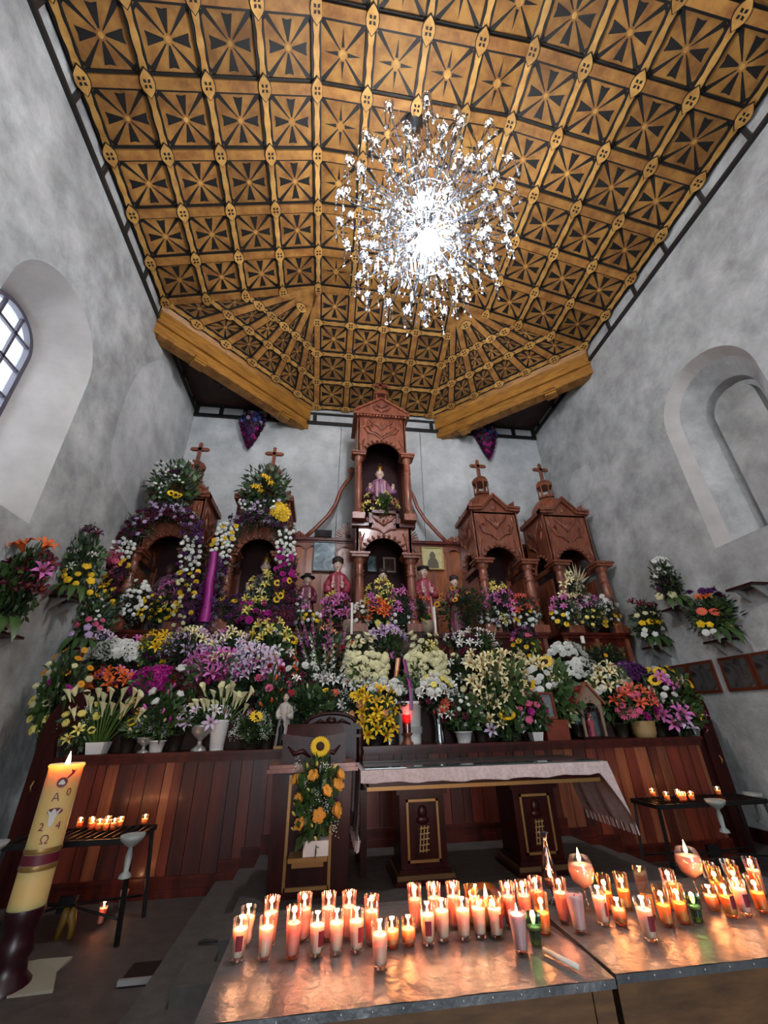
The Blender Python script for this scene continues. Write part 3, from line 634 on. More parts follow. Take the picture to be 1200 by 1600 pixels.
# ================================================================== chandelier
M_CHROME = mat('chrome', '#6f747a', .22, metal=.9)
M_CRYSTAL = glass('crystal', '#f4f7fb', .62, .05)
M_GLOBE = emit('lamp_globe_light', '#fdfbff', GLOBE_STRENGTH)
M_BULB = emit('flame_bulb_light', '#f6f8ff', BULB_STRENGTH, False)
CH = Vector((CX, 2.95, 7.48))
ch = thing('chandelier', 'huge round crystal chandelier with radiating arms and two bright globes', 'chandelier', CH)
mb = MB(); mb.tube([(0, 0, .6), (0, 0, ZF-CH.z-.07)], .022, 8); mb.build('hanging_rod', M_CHROME, ch)
mb = MB(); mb.lathe([(.16, -.06), (.12, -.12), (.03, -.2)], 16, (0, 0, ZF-CH.z)); mb.build('ceiling_rose', M_CHROME, ch)
mb = MB(); mb.lathe([(.03, -.28), (.07, -.24), (.04, -.12), (.04, .12), (.08, .24), (.03, .28)], 12); mb.build('stem', M_CHROME, ch)
for z in (-.44, .44):
    g = MB(); g.ball((0, 0, z), (.135), .135, .15, 16, 10); g.build('lamp_globe', M_GLOBE, ch)
def drop_mesh(n):
    mb = MB(); L = n*.062
    mb.tube([(0, 0, 0), (0, 0, -L)], .0035, 4)
    for k in range(n): z = -.03-k*.062; mb.add([(0,0,z+.028),(.013,0,z),(0,.013,z),(-.013,0,z),(0,-.013,z),(0,0,z-.028)], [(0,1,2),(0,2,3),(0,3,4),(0,4,1),(5,2,1),(5,3,2),(5,4,3),(5,1,4)])
    z = -L-.02; mb.ball((0, 0, z-.015), .022, .022, .03, 8, 6)
    return mb.mesh('crystal_string', [M_CRYSTAL])
DROPS = [drop_mesh(n) for n in (3, 5, 6)]
def bulb_mesh():
    mb = MB(); mb.lathe([(.0, -.01), (.013, .004), (.019, .03), (.013, .06), (.0, .09)], 8); return mb.mesh('bulb', [M_BULB])
def cup_mesh():
    mb = MB(); mb.lathe([(.008, -.05), (.016, -.03), (.012, 0.0)], 8)
    mb.lathe([(.02, -.02), (.055, .0), (.062, .04), (.05, .09), (.03, .13)], 8, (0, 0, 0), 1, caps=False); return mb.mesh('bulb_cup', [M_CHROME, M_CRYSTAL])
ME_BULB, ME_CUP = bulb_mesh(), cup_mesh()
rc = random.Random(5); NA = 104; nd = 0
for i in range(NA):
    zc = 1-2*(i+.5)/NA; a = i*2.39996; rr_ = math.sqrt(1-zc*zc); dvec = Vector((rr_*math.cos(a), rr_*math.sin(a), zc))
    R = rc.uniform(1.08, 1.22) if i % 4 else rc.uniform(.72, .95); tip = dvec*R; tip.z *= .93
    st = Vector((dvec.x*.06, dvec.y*.06, dvec.z*.45)); mid = st.lerp(tip, .55) + Vector((0, 0, -.10 if dvec.z < .8 else 0))
    mb = MB(); e = tip + Vector((0, 0, -.05)); mb.tube([st, st.lerp(mid, .55)+Vector((0, 0, -.02)), mid, mid.lerp(e, .6)+Vector((0, 0, -.045)), e], [.012, .010, .009, .008, .008], 5)
    arm = mb.build('arm', M_CHROME, ch)
    put('bulb_cup', ME_CUP, arm, tip); put('bulb', ME_BULB, arm, tip+Vector((0, 0, .005)))
    for k in range(3 if i % 2 else 2):
        if nd >= 225: break
        an = rc.uniform(0, 2*PI); off = Vector((.05*math.cos(an), .05*math.sin(an), -.02)) if k < 2 else (st.lerp(tip, rc.uniform(.5, .8))-tip+Vector((0, 0, -.1)))
        put('crystal_string', DROPS[rc.choice((0, 1, 2)) if tip.z < .3 else rc.choice((0, 0, 1))], ch, tip+off); nd += 1
for k in range(60):                                                          # curtains of strings round the two globes
    a = k*2.39996; r_ = .27 + .22*math.sqrt((k+.5)/60); zt = rc.choice((.55, .34, -.02, -.30, -.50)) - .2*(r_-.2)
    put('crystal_string', DROPS[rc.choice((1, 2, 2))], ch, (r_*math.cos(a), r_*math.sin(a), zt))
m2 = MB()                                                                    # the fine bead chains too many to pick apart
for k in range(900):
    v = Vector((rc.gauss(0, 1), rc.gauss(0, 1), rc.gauss(0, 1))).normalized()*rc.uniform(.45, 1.18); L = rc.uniform(.10, .36); v.z *= .85
    m2.add([v+Vector((a, b, c)) for a, b, c in ((.005,0,0),(-.003,.004,0),(-.003,-.004,0),(.005,0,-L),(-.003,.004,-L),(-.003,-.004,-L))], [(0,1,4,3),(1,2,5,4),(2,0,3,5)])
    z = v.z-L; p = (v.x, v.y); m2.add([(p[0],p[1],z+.03),(p[0]+.014,p[1],z),(p[0],p[1]+.014,z),(p[0]-.014,p[1],z),(p[0],p[1]-.014,z),(p[0],p[1],z-.03)], [(0,1,2),(0,2,3),(0,3,4),(0,4,1),(5,2,1),(5,3,2),(5,4,3),(5,1,4)])
tag(m2.build('bead_chains', M_CRYSTAL, ch), kind='stuff')
for z, r_ in ((.60, .40), (.0, .50), (-.52, .40)):
    mb = MB(); mb.tube([(r_*math.cos(2*PI*k/28), r_*math.sin(2*PI*k/28), z) for k in range(29)], .009, 5)
    for k in range(6): mb.tube([(0, 0, z), (r_*math.cos(k*PI/3), r_*math.sin(k*PI/3), z)], .007, 5)
    mb.build('ring', M_CHROME, ch)
# ================================================================== flowers
COLS = dict(white='#d4d5ce', ivory='#cbc79c', cream='#d8d0a2', yellow='#d9b21f', lemon='#d8cc6a', gold='#cf8f1d', orange='#d0602a', peach='#cf8f62', red='#8f1420', wine='#4e0f24',
            purple='#4d1f55', plum='#3f1233', magenta='#a01a78', pink='#c069a8', rose='#c95a7e', lilac='#b59cc0', coral='#cf5a44', blue='#3d4f9a', green='#4d6b2c', pale='#c9b8cf', apricot='#dd9a3c')
def petal_mat(c): return mat('petal_' + c, COLS[c], .55, sss=0, spec=.3, rnd=.12)
M_DISC = mat('flower_disc_brown', '#2a170b', .9); M_DISCY = mat('flower_disc_yellow', '#b98a1a', .8); M_STEM = mat('stem_green', '#4a6a2a', .55)
M_LEAF = mat('leaf_green', '#243a1a', .45, col2='#3a5526', scale=5, rnd=.3)
M_LEAF_D = mat('leaf_dark', '#142313', .45, col2='#243820', scale=5, rnd=.3)
M_LEAF_G = mat('leaf_greygreen', '#3f4f38', .55, col2='#5a6a48', scale=5, rnd=.3)
def petal(mb, a, prof, m=0, cup=.25):
    """prof = [(r, z, halfwidth)] swept outwards at angle a"""
    c, s = math.cos(a), math.sin(a); vs = []; fs = []
    for r, z, w in prof:
        for k in (-1, 0, 1): vs.append((r*c - k*w*s, r*s + k*w*c, z + (cup*w if k else 0)))
    for i in range(len(prof)-1):
        for k in range(2): o = i*3+k; fs.append((o, o+1, o+4, o+3))
    mb.add(vs, fs, m, True)
BL = {}
def bloom(kind, col):
    key = (kind, col)
    if key in BL: return BL[key]
    mb = MB(); ms = [petal_mat(col)]
    if kind == 'lily':
        for k in range(6): petal(mb, k*PI/3, [(.02, -.3, .03), (.15, .02, .085), (.36, .17, .10), (.54, .08, .008)], 0, .6)
        for k in range(5): a = k*2*PI/5+.3; mb.tube([(0, 0, -.2), (.08*math.cos(a), .08*math.sin(a), .2)], .016, 3, 1)
        ms.append(mat('stamen', '#a5561a', .7))
    elif kind == 'mum':
        for z, r, n, w in ((-.05, .5, 12, .13), (.1, .42, 11, .12), (.22, .3, 9, .1), (.3, .16, 6, .08)):
            for k in range(n): petal(mb, (k+z*3)*2*PI/n, [(.02, z-.12, .04), (r*.6, z+.02, w), (r, z-.02, w*.5)], 0, .3)
    elif kind == 'pom':
        vs = []; n, h = 12, 7
        for i in range(h+1):
            t = PI*.72*i/h
            for k in range(n): rr = .5*(1+.12*((i+k) % 2)); vs.append((rr*math.sin(t)*math.cos(2*PI*(k+.5*(i % 2))/n), rr*math.sin(t)*math.sin(2*PI*(k+.5*(i % 2))/n), .32*rr*2*math.cos(t)))
        mb.add(vs, [(i*n+k, (i+1)*n+k, (i+1)*n+(k+1) % n, i*n+(k+1) % n) for i in range(h) for k in range(n)], 0, False)
    elif kind in ('gerbera', 'daisy'):
        n = 14
        for k in range(n): petal(mb, k*2*PI/n, [(.1, 0, .06), (.32, .04, .1), (.5, .02, .04)], 0, .2)
        if kind == 'gerbera':
            for k in range(n): petal(mb, (k+.5)*2*PI/n, [(.08, .03, .05), (.24, .08, .07), (.36, .07, .03)], 0, .2)
        mb.ball((0, 0, .04), .12, .12, .06, 8, 4, 1); ms.append(M_DISCY if kind == 'daisy' or col in ('red', 'orange', 'coral', 'rose') else M_DISC)
    elif kind == 'sunflower':
        for lay, n in ((0, 15), (.5, 15)):
            for k in range(n): petal(mb, (k+lay)*2*PI/n, [(.18, .02*lay, .05), (.36, .06-.05*lay, .075), (.52, .02, .012)], 0, .3)
        mb.ball((0, 0, .03), .23, .23, .09, 12, 5, 1); ms.append(M_DISC)
    elif kind == 'rose':
        mb.lathe([(.03, -.3), (.22, -.2), (.34, 0), (.38, .2), (.44, .26), (.36, .22), (.3, .05), (.26, .3), (.2, .28), (.15, .1), (.12, .33), (.03, .3)], 11, fold=.09, nf=5, caps=False)
        for k in range(5): petal(mb, k*2*PI/5, [(.28, -.05, .2), (.44, .16, .22), (.52, .2, .1)], 0, .4)
    elif kind == 'carnation':
        for z, r, n in ((0, .5, 9), (.12, .42, 8), (.22, .3, 6), (.3, .15, 4)):
            for k in range(n): petal(mb, (k+z*5)*2*PI/n, [(.02, z-.2, .03), (r*.7, z, .15), (r, z+.06*((k % 2)*2-1), .14)], 0, .2)
    elif kind == 'calla':
        vs = []; n = 12; prof = [(.05, -1.0), (.09, -.6), (.16, -.25), (.24, 0)]
        for r, z in prof:
            for k in range(n): vs.append((r*math.cos(2*PI*k/n), r*math.sin(2*PI*k/n), z))
        for k in range(n): a = 2*PI*k/n; b = (1-math.cos(a))/2; vs.append(((.26+.16*(1-b))*math.cos(a), .3*math.sin(a), .12+.34*(1-b)-.1*b))
        mb.add(vs, [(i*n+k, i*n+(k+1) % n, (i+1)*n+(k+1) % n, (i+1)*n+k) for i in range(4) for k in range(n)], 0, True)
        mb.tube([(0, 0, -.5), (0, 0, .1)], .035, 5, 1); ms.append(M_DISCY)
    elif kind == 'gladiolus':
        mb.tube([(0, 0, -.4), (0, 0, 1.0)], .02, 5, 1)
        for j in range(9):
            z = -.3+j*.14; sc = 1-.07*j; a0 = (j % 2)*1.2-.6-PI/2
            for k in range(4): a = k*PI/2+j; u = Vector((math.cos(a0), math.sin(a0), .35)).normalized(); pv = Vector((math.cos(a), 0, math.sin(a))); cz = Vector((0, 0, z)); mb.add([cz, cz+u*.1*sc+pv*.07*sc, cz+u*.17*sc+pv*.13*sc+Vector((0,0,.02)), cz+u*.13*sc+pv.cross(u)*.08*sc], [(0, 1, 2), (0, 2, 3)], 0, True)
        ms.append(M_STEM)
    elif kind == 'baby':
        q = random.Random(2)
        for k in range(26):
            c = Vector((q.gauss(0, .22), q.gauss(0, .22), q.gauss(0, .12))); r = .05
            mb.add([c+Vector(v)*r for v in ((0,0,1),(1,0,0),(0,1,0),(-1,0,0),(0,-1,0),(0,0,-1))], [(0,1,2),(0,2,3),(0,3,4),(0,4,1),(5,2,1),(5,3,2),(5,4,3),(5,1,4)], 0)
    elif kind == 'bud':
        mb.lathe([(.0, -.4), (.13, -.2), (.17, .1), (.1, .4), (.0, .5)], 7); 
    BL[key] = mb.mesh({'mum': 'chrysanthemum', 'pom': 'pompom_bloom', 'baby': 'babys_breath', 'bud': 'flower_bud', 'calla': 'calla_bloom', 'lily': 'lily_bloom', 'rose': 'rose_bloom', 'daisy': 'daisy_bloom', 'gerbera': 'gerbera_bloom', 'sunflower': 'sunflower_bloom', 'carnation': 'carnation_bloom', 'gladiolus': 'gladiolus_spike'}[kind], ms)
    return BL[key]
BSIZE = dict(lily=.21, mum=.12, pom=.085, gerbera=.13, daisy=.10, sunflower=.20, rose=.10, carnation=.10, calla=.17, gladiolus=.42, baby=.16, bud=.09)
M_POTD = mat('dark_pot', '#2a2019', .6)
FOL = {}
def foliage(kind, var):
    key = (kind, var)
    if key in FOL: return FOL[key]
    q = random.Random(hash(kind) % 97 + var if False else sum(map(ord, kind)) + var*13); mb = MB()
    if kind == 'palm':                                                       # long arching blades
        for k in range(46):
            a = q.uniform(0, 2*PI); el = q.uniform(.1, 1.3); L = q.uniform(.7, 1.05); d = Vector((math.cos(a)*math.cos(el), math.sin(a)*math.cos(el), math.sin(el)*1.3-.35)); sd = d.cross(Vector((0, 0, 1))).normalized()
            pts = [Vector((0, 0, -.35)), d*L*.5+Vector((0, 0, .05)), d*L]; ws = (.03, .05, .004); vs = []
            for p_, w_ in zip(pts, ws): vs += [p_-sd*w_, p_+sd*w_]
            mb.add(vs, [(0, 1, 3, 2), (2, 3, 5, 4)], 0, True)
    else:
        n = dict(broad=190, fine=380, fern=260)[kind]; ln, wd = dict(broad=(.34, .12), fine=(.16, .05), fern=(.30, .045))[kind]
        for k in range(n):
            v = Vector((q.gauss(0, 1), q.gauss(0, 1), q.gauss(0, 1))).normalized(); rad = q.uniform(.35, .92); c = v*rad
            d = (v + Vector((q.gauss(0, .5), q.gauss(0, .5), q.gauss(.25, .5)))).normalized(); sd = d.cross(Vector((q.gauss(0, 1), q.gauss(0, 1), q.gauss(0, 1)))).normalized(); nn = d.cross(sd)
            l = ln*q.uniform(.7, 1.2); w_ = wd*q.uniform(.8, 1.2)
            mb.add([c, c+d*l*.45-sd*w_, c+d*l*.5+nn*l*.1, c+d*l*.45+sd*w_, c+d*l-nn*l*.1], [(0, 1, 2), (0, 2, 3), (1, 4, 2), (2, 4, 3)], 0, True)
    FOL[key] = mb.mesh('foliage', [dict(palm=M_LEAF, broad=M_LEAF, fine=M_LEAF_D, fern=M_LEAF_D)[kind]]); return FOL[key]
def vase(par, kind, r, h):
    mb = MB()
    if kind in ('pot', 'wpot'): mb.lathe([(r*.75, 0), (r, h*.9), (r*1.08, h*.9), (r*1.08, h), (r*.9, h), (r*.85, h*.8)], 14); mb.build('pot', M_WHITE if kind == 'wpot' else M_POTD, par)
    elif kind == 'square': mb.lathe([(r*.95, 0), (r*1.2, h), (r*1.05, h), (r*1.0, h*.8)], 4, smooth=False); o = mb.build('pot', M_WHITE, par); o.rotation_euler = (0, 0, PI/4)
    elif kind == 'urn': mb.lathe([(r*.75, 0), (r*.7, h*.08), (r*.25, h*.22), (r*.22, h*.4), (r*.5, h*.5), (r*.95, h*.7), (r*1.0, h*.9), (r*1.12, h), (r*.9, h*.98)], 16); mb.build('urn', M_SILVER, par)
    elif kind == 'tall':
        pr = []
        for k in range(11): pr += [(r*(.72+.03*k)+.004, h*k/11+.002), (r*(.72+.03*k)-.003, h*(k+.8)/11)]
        mb.lathe(pr, 18); mb.build('vase', M_WHITE, par)
    elif kind == 'basket': mb.lathe([(r*.85, 0), (r*1.02, h*.3), (r*.98, h*.35), (r*1.05, h*.6), (r*1.0, h*.65), (r*1.1, h), (r*.95, h)], 16); mb.build('basket', M_BASKET, par)
    elif kind == 'glass': mb.lathe([(r*.8, 0), (r*.8, .02), (r*.7, h*.5), (r, h)], 14, caps=False); mb.build('vase', glass('vase_glass', '#cfd8d6', .75), par)
    elif kind == 'bucket': mb.lathe([(r*.85, 0), (r, h), (r*1.06, h), (r*1.06, h*.94), (r*.9, h*.94)], 18); mb.build('bucket', M_WHITE, par)
    elif kind == 'box': mb.box(-r, r, -r*.7, r*.7, 0, h); mb.build('planter', M_WHITE, par)
def bouquet(name, label, px, ptop, wpx, Y, mix, fol='broad', vk=None, seed=None, base=None, vh=.18, vr=.09, depth=None, cat='flowers', spray=.0, group=None, front=-1, fl=1.0, shape='dome', h=None, dens=1.3):
    """an arrangement whose foot stands on the step under it; mix = [(kind, colour, count, size factor, low, high)]"""
    q = random.Random(seed if seed is not None else int(px*7+ptop*3)); c = at(px, ptop, Y)
    if base is None: base = Vector((c.x, Y, tier_z(Y)))
    else: base = Vector(base)
    H = (c.z - base.z) if h is None else h
    w = wpx / F_PX * (Y*1.02) if h is None else wpx
    t = thing(name, label, cat, base, 0, group)
    if vk: vase(t, vk, vr, vh)
    z0 = vh*.8 if vk else .02; hh = max(.12, H - z0); D = depth or min(.30, w*.6)
    for k, (f_, sc) in enumerate((((fol, 1.0), ('broad' if fol in ('palm', 'fern') else fol, .86), ('fine', .75)) if fol else ())):
        put('foliage', foliage(f_, (int(px)+k) % 4), t, (0, 0, z0+hh*.46), (q.uniform(-.2, .2), 0, q.uniform(0, 6)), (w*.62*sc*fl, D*.52*sc*fl if f_ != 'palm' else w*.5, hh*.56*sc))
    used = []
    for (kind, col, n, sf, lo, hi) in mix:
        me = bloom(kind, col)
        for _ in range(n if n < 4 else int(n*dens+.5)):
            best = None
            for _t in range(9):
                v = q.uniform(lo, hi)
                prof = math.sqrt(max(.05, 1-(2*v-1)**2)) if shape == 'dome' else (1.05-.75*v if shape == 'cone' else (.45+.6*v if shape == 'fan' else 1))
                a = q.uniform(-1.0, 1.0)*PI/2*(1.05 if shape != 'col' else .85); x = w*.5*prof*math.sin(a); y = front*D*.5*prof*math.cos(a)
                p = Vector((x, y, z0 + v*hh)); dm = min(((p-u).length for u in used), default=9)
                if best is None or dm > best[0]: best = (dm, p, prof, a, v)
            _, p, prof, a, v = best; used.append(p)
            up = .9 if kind in ('calla', 'gladiolus', 'bud') else .25+.5*v
            if kind == 'gladiolus': nrm = Vector((p.x/w*.9, -.15, 1)).normalized()
            else: nrm = Vector((math.sin(a)*.8+q.gauss(0, .2), front*(.9-.3*v)+q.gauss(0, .15), up+q.gauss(0, .15)-.1)).normalized()
            s = BSIZE[kind]*sf*q.uniform(.9, 1.22)
            rot = nrm.to_track_quat('Z', 'Y').to_matrix().to_4x4() @ Matrix.Rotation(q.uniform(0, 6.28) if kind != 'gladiolus' else q.uniform(-.4, .4), 4, 'Z')
            put(me.name.split('.')[0], me, t, mat4=Matrix.Translation(p) @ rot @ Matrix.Scale(s, 4))
    return t
def stems(t, pts, z0, r=.008):
    for p in pts:
        mb = MB(); mb.tube([(p[0]*.15, p[1]*.15, z0), (p[0]*.6, p[1]*.6, z0+(p[2]-z0)*.6), p], [r*1.1, r, r*.9], 5); mb.build('stem', M_STEM, t)
def calla_vase(name, label, px, ptop, wpx, Y, n, vk, vr, vh, base=None):
    c = at(px, ptop, Y); q = random.Random(int(px)); base = base or Vector((c.x, Y, tier_z(Y))); H = c.z-base.z; w = wpx/F_PX*Y*1.02
    t = thing(name, label, 'flowers', base); vase(t, vk, vr, vh); pts = []
    for k in range(n):
        u = (k+.5)/n*2-1; p = Vector((u*w*.5, -.05-.1*q.random(), H*(.62+.36*q.random())-.04)); pts.append(p)
        d = Vector((u*.5, -.25+q.gauss(0, .15), 1)).normalized(); put('calla_bloom', bloom('calla', 'ivory'), t, mat4=Matrix.Translation(p) @ d.to_track_quat('Z', 'Y').to_matrix().to_4x4() @ Matrix.Rotation(q.uniform(0, 6), 4, 'Z') @ Matrix.Scale(.125*q.uniform(.9, 1.2), 4))
    stems(t, pts, vh*.7); put('foliage', foliage('palm', 1), t, (0, .03, vh+H*.28), None, (w*.45, .2, H*.42))
    return t
FL = bouquet
# ---- front row on the counter, left to right
FL('flower_spray', 'yellow and green leafy spray at the far left end of the counter', 118, 1010, 62, 5.98, [('daisy', 'gold', 6, .9, .55, 1), ('pom', 'ivory', 9, .9, .3, .8), ('daisy', 'lemon', 5, 1, .1, .5), ('carnation', 'magenta', 2, 1, .5, .6)], 'broad', 'pot')
FL('flower_spray', 'pale yellow low spray beside the rounded left screen', 132, 1095, 50, 5.86, [('pom', 'lemon', 7, .9, .3, 1), ('lily', 'lemon', 3, .7, .1, .5), ('baby', 'white', 4, .8, .4, 1)], 'broad', 'pot', vh=.1)
calla_vase('calla_lilies', 'wide bunch of white calla lilies in a square white pot', 178, 1072, 96, 5.86, 17, 'square', .12, .12)
FL('flower_urn', 'small silver urn with one sunflower beside the square calla pot', 235, 1120, 50, 5.84, [('sunflower', 'yellow', 1, .8, .7, .8), ('baby', 'pale', 3, .7, .2, .9), ('bud', 'ivory', 4, 1, .4, 1)], 'broad', 'urn', vh=.16)
FL('flower_pot', 'leafy white pot with magenta and white buds between the two silver urns', 264, 1072, 56, 5.86, [('bud', 'magenta', 2, 1.2, .3, .6), ('rose', 'white', 3, .9, .3, .9), ('bud', 'pink', 4, 1, .5, 1)], 'palm', 'wpot', vh=.12)
FL('flower_urn', 'footed silver urn of pale lilies beside the ribbed white vase', 321, 1105, 60, 5.84, [('lily', 'pale', 4, .8, .3, .9), ('lily', 'white', 2, .8, .2, .9)], 'palm', 'urn', vh=.28, vr=.12)
calla_vase('calla_lilies', 'tall bunch of calla lilies in a ribbed white vase', 354, 1060, 78, 5.88, 16, 'tall', .11, .33)
FL('flower_basket', 'low basket of white sprigs with one yellow gerbera by the ribbed vase', 397, 1112, 54, 5.84, [('gerbera', 'yellow', 1, 1.1, .8, .9), ('baby', 'white', 12, .7, .2, 1)], 'broad', 'pot', vh=.07)
FL('flower_spray', 'pink-tipped green bush behind the small robed statue', 428, 1040, 50, 6.05, [('carnation', 'rose', 4, 1, .3, .9), ('carnation', 'red', 2, 1, .6, 1), ('bud', 'orange', 4, 1, .2, .8)], 'palm', 'pot')
FL('palm_leaves', 'dark green palm fan behind the carved chair back', 482, 1062, 84, 5.98, [('bud', 'ivory', 3, .8, .5, .9), ('baby', 'white', 2, .6, .3, .6)], 'palm', 'pot')
FL('lily_bouquet', 'upright bouquet of bright yellow lilies beside the red sanctuary lamp', 586, 1078, 50, 5.88, [('lily', 'yellow', 14, .85, .05, 1), ('rose', 'peach', 3, 1, .3, .8), ('bud', 'lemon', 3, 1, .0, .2)], 'broad', 'pot', shape='col', vh=.1)
FL('gerbera_arrangement', 'peach roses and one yellow gerbera left of the yellow lilies', 545, 1080, 54, 5.97, [('gerbera', 'yellow', 1, 1.2, .85, .9), ('gerbera', 'orange', 1, 1.3, .65, .7), ('rose', 'peach', 4, 1.2, .2, .8), ('lily', 'white', 2, .7, .5, .9)], 'fine', 'pot')
FL('vase_of_blooms', 'white anemones in a glass vase left of the white bucket', 606, 1062, 52, 5.96, [('mum', 'white', 11, 1.0, .65, 1), ('daisy', 'white', 3, 1.4, .4, .65), ('carnation', 'plum', 4, .8, .35, .6)], 'fine', 'glass', vh=.40, vr=.09)
FL('vase_of_blooms', 'white mums in a glass vase right of the white bucket', 680, 1058, 58, 5.96, [('mum', 'white', 9, 1.0, .6, 1), ('lily', 'white', 6, .7, .5, 1), ('rose', 'lemon', 4, 1, .7, .95), ('carnation', 'wine', 4, .8, .3, .55)], 'fine', 'glass', vh=.40, vr=.09)
FL('gerbera_arrangement', 'white pot with two orange-red gerberas right of the glass vases', 718, 1082, 60, 5.88, [('gerbera', 'coral', 2, 1.4, .5, .95), ('carnation', 'wine', 5, .9, .3, .7), ('pom', 'white', 10, .6, .2, .9), ('lily', 'white', 2, .7, .3, .6)], 'broad', 'wpot', vh=.13, vr=.11)
FL('lily_bouquet', 'towering mass of pale yellow lilies on the right half of the counter', 772, 1022, 86, 5.98, [('lily', 'cream', 30, .95, .3, 1), ('bud', 'lemon', 8, 1.1, .5, 1), ('rose', 'white', 4, 1, .15, .35)], 'broad', 'pot', shape='col')
FL('sunflower_bunch', 'single low sunflower with pale lilies in front of the yellow lily mass', 785, 1102, 46, 5.84, [('sunflower', 'yellow', 1, 1.15, .7, .72), ('lily', 'pale', 2, .9, .15, .4), ('lily', 'cream', 2, .8, .3, .6)], 'broad')
FL('rose_pot', 'small white pot of pink roses left of the standing framed picture', 826, 1082, 42, 5.84, [('rose', 'rose', 6, 1, .3, 1), ('carnation', 'magenta', 3, 1, .4, .8), ('bud', 'white', 4, .8, .1, .5)], 'broad', 'square', vh=.1)
FL('mum_bouquet', 'white mums and sunflowers above the standing framed picture', 846, 1028, 74, 6.0, [('sunflower', 'yellow', 3, .95, .5, .95), ('mum', 'white', 16, .9, .45, .85), ('lily', 'cream', 8, .85, .6, 1)], 'broad', 'pot')
FL('lily_bouquet', 'dark red blooms and two cream lilies between picture and small shrine', 890, 1068, 50, 5.97, [('carnation', 'red', 9, 1.1, .6, 1), ('lily', 'cream', 3, .85, .1, .4), ('carnation', 'wine', 5, 1, .4, .9)], 'fine', 'pot')
FL('lily_bouquet', 'cream lily sheaf rising behind the small shrine', 946, 1040, 62, 6.05, [('lily', 'cream', 9, 1, .6, 1), ('mum', 'white', 8, .9, .55, .85)], 'broad', 'pot')
FL('flower_basket', 'gold basket of coral lilies and pink gerberas right of the small shrine', 987, 1072, 66, 5.86, [('lily', 'coral', 5, .9, .5, 1), ('gerbera', 'rose', 4, 1.1, .2, .8), ('rose', 'rose', 5, 1, .3, .9), ('carnation', 'magenta', 2, 1.3, .2, .4)], 'broad', 'basket', vh=.2, vr=.15)
FL('flower_spray', 'white mum and sunflower spray at the right end of the counter', 1040, 1046, 66, 5.95, [('sunflower', 'yellow', 4, .8, .7, 1), ('mum', 'white', 8, .8, .5, .9), ('lily', 'pink', 3, .8, .7, .95), ('rose', 'rose', 3, .9, .4, .6)], 'broad', 'pot')
FL('lily_bouquet', 'pink lilies and a yellow one drooping over the counter right end', 1056, 1090, 70, 5.84, [('lily', 'pink', 4, 1.15, .15, .6), ('lily', 'pale', 3, 1.1, .1, .5), ('lily', 'yellow', 1, 1, .5, .6), ('bud', 'ivory', 3, 1.2, .3, 1)], 'broad')
FL('greenery', 'dark leafy filler with pink buds left of the yellow lilies and chair', 520, 1072, 70, 6.02, [('rose', 'coral', 2, 1, .5, .9), ('lily', 'white', 3, .6, .4, .9), ('baby', 'white', 4, .8, .4, .9), ('daisy', 'yellow', 2, 1, .7, .9)], 'fine', 'pot')
FL('greenery', 'dark leafy filler with white stars behind the small statue', 456, 1050, 62, 6.1, [('lily', 'white', 3, .6, .5, .9), ('rose', 'red', 2, 1, .6, .95)], 'fine', 'pot')
FL('greenery', 'leafy filler with violet carnations between the calla bunches', 290, 1072, 54, 6.08, [('carnation', 'wine', 5, 1, .5, 1), ('carnation', 'purple', 3, 1, .3, .8)], 'broad', 'pot')
FL('greenery', 'leafy filler with small yellow blooms behind the square calla pot', 218, 1085, 54, 6.08, [('daisy', 'gold', 4, 1, .4, .9), ('carnation', 'plum', 4, 1, .5, 1)], 'broad', 'pot')
FL('greenery', 'leafy filler with white blossoms left of the pale yellow lily mass', 742, 1060, 44, 6.08, [('rose', 'ivory', 5, .9, .4, 1), ('lily', 'lemon', 2, .8, .5, .9)], 'broad', 'pot')
FL('greenery', 'dark leafy filler behind the small pink rose pot', 812, 1070, 44, 6.08, [('rose', 'white', 3, .9, .4, .9), ('lily', 'cream', 3, .8, .6, 1)], 'broad', 'pot')
FL('greenery', 'leafy filler with white carnations behind the coral basket', 1008, 1062, 50, 6.08, [('carnation', 'white', 6, 1, .5, 1), ('rose', 'rose', 3, 1, .3, .7)], 'broad', 'pot')
# ---- on the first step
FL('flower_spray', 'orange-red lily spray behind the square pot of callas', 180, 1048, 62, 6.3, [('lily', 'orange', 9, .9, .45, .95), ('lily', 'pink', 3, .9, .8, 1), ('carnation', 'wine', 5, 1, .2, .6)], 'fine', 'pot')
FL('orchid_spray', 'solid magenta spray in the left flower bank', 248, 1042, 58, 6.25, [('carnation', 'magenta', 34, 1.1, .3, .95), ('rose', 'magenta', 8, 1, .35, .95)], 'broad', 'pot')
FL('lily_bouquet', 'deep red blooms with one white rose right of the magenta spray', 292, 1038, 60, 6.3, [('carnation', 'wine', 12, 1.1, .4, 1), ('rose', 'white', 1, 1.3, .8, .85), ('carnation', 'red', 6, 1.2, .2, .7)], 'fern', 'pot')
FL('lily_bouquet', 'pink lilies above the ribbed vase of callas', 338, 1018, 76, 6.3, [('lily', 'pink', 15, 1.05, .45, 1), ('lily', 'magenta', 3, .9, .35, .6), ('lily', 'cream', 2, .8, .7, .9)], 'fern', 'pot')
FL('lily_bouquet', 'white and blush stargazer lilies left of the carved chair back', 400, 1012, 74, 6.3, [('lily', 'pale', 15, 1.05, .4, 1), ('lily', 'pink', 4, 1, .4, .7), ('bud', 'ivory', 6, 1.3, .6, 1)], 'fern', 'pot')
FL('gladiolus_vase', 'orange gladiolus and white mums above the chair back', 474, 1022, 64, 6.3, [('gladiolus', 'orange', 3, .8, .5, .8), ('mum', 'white', 8, .9, .45, .75), ('carnation', 'wine', 6, 1, .3, .7)], 'fine', 'pot')
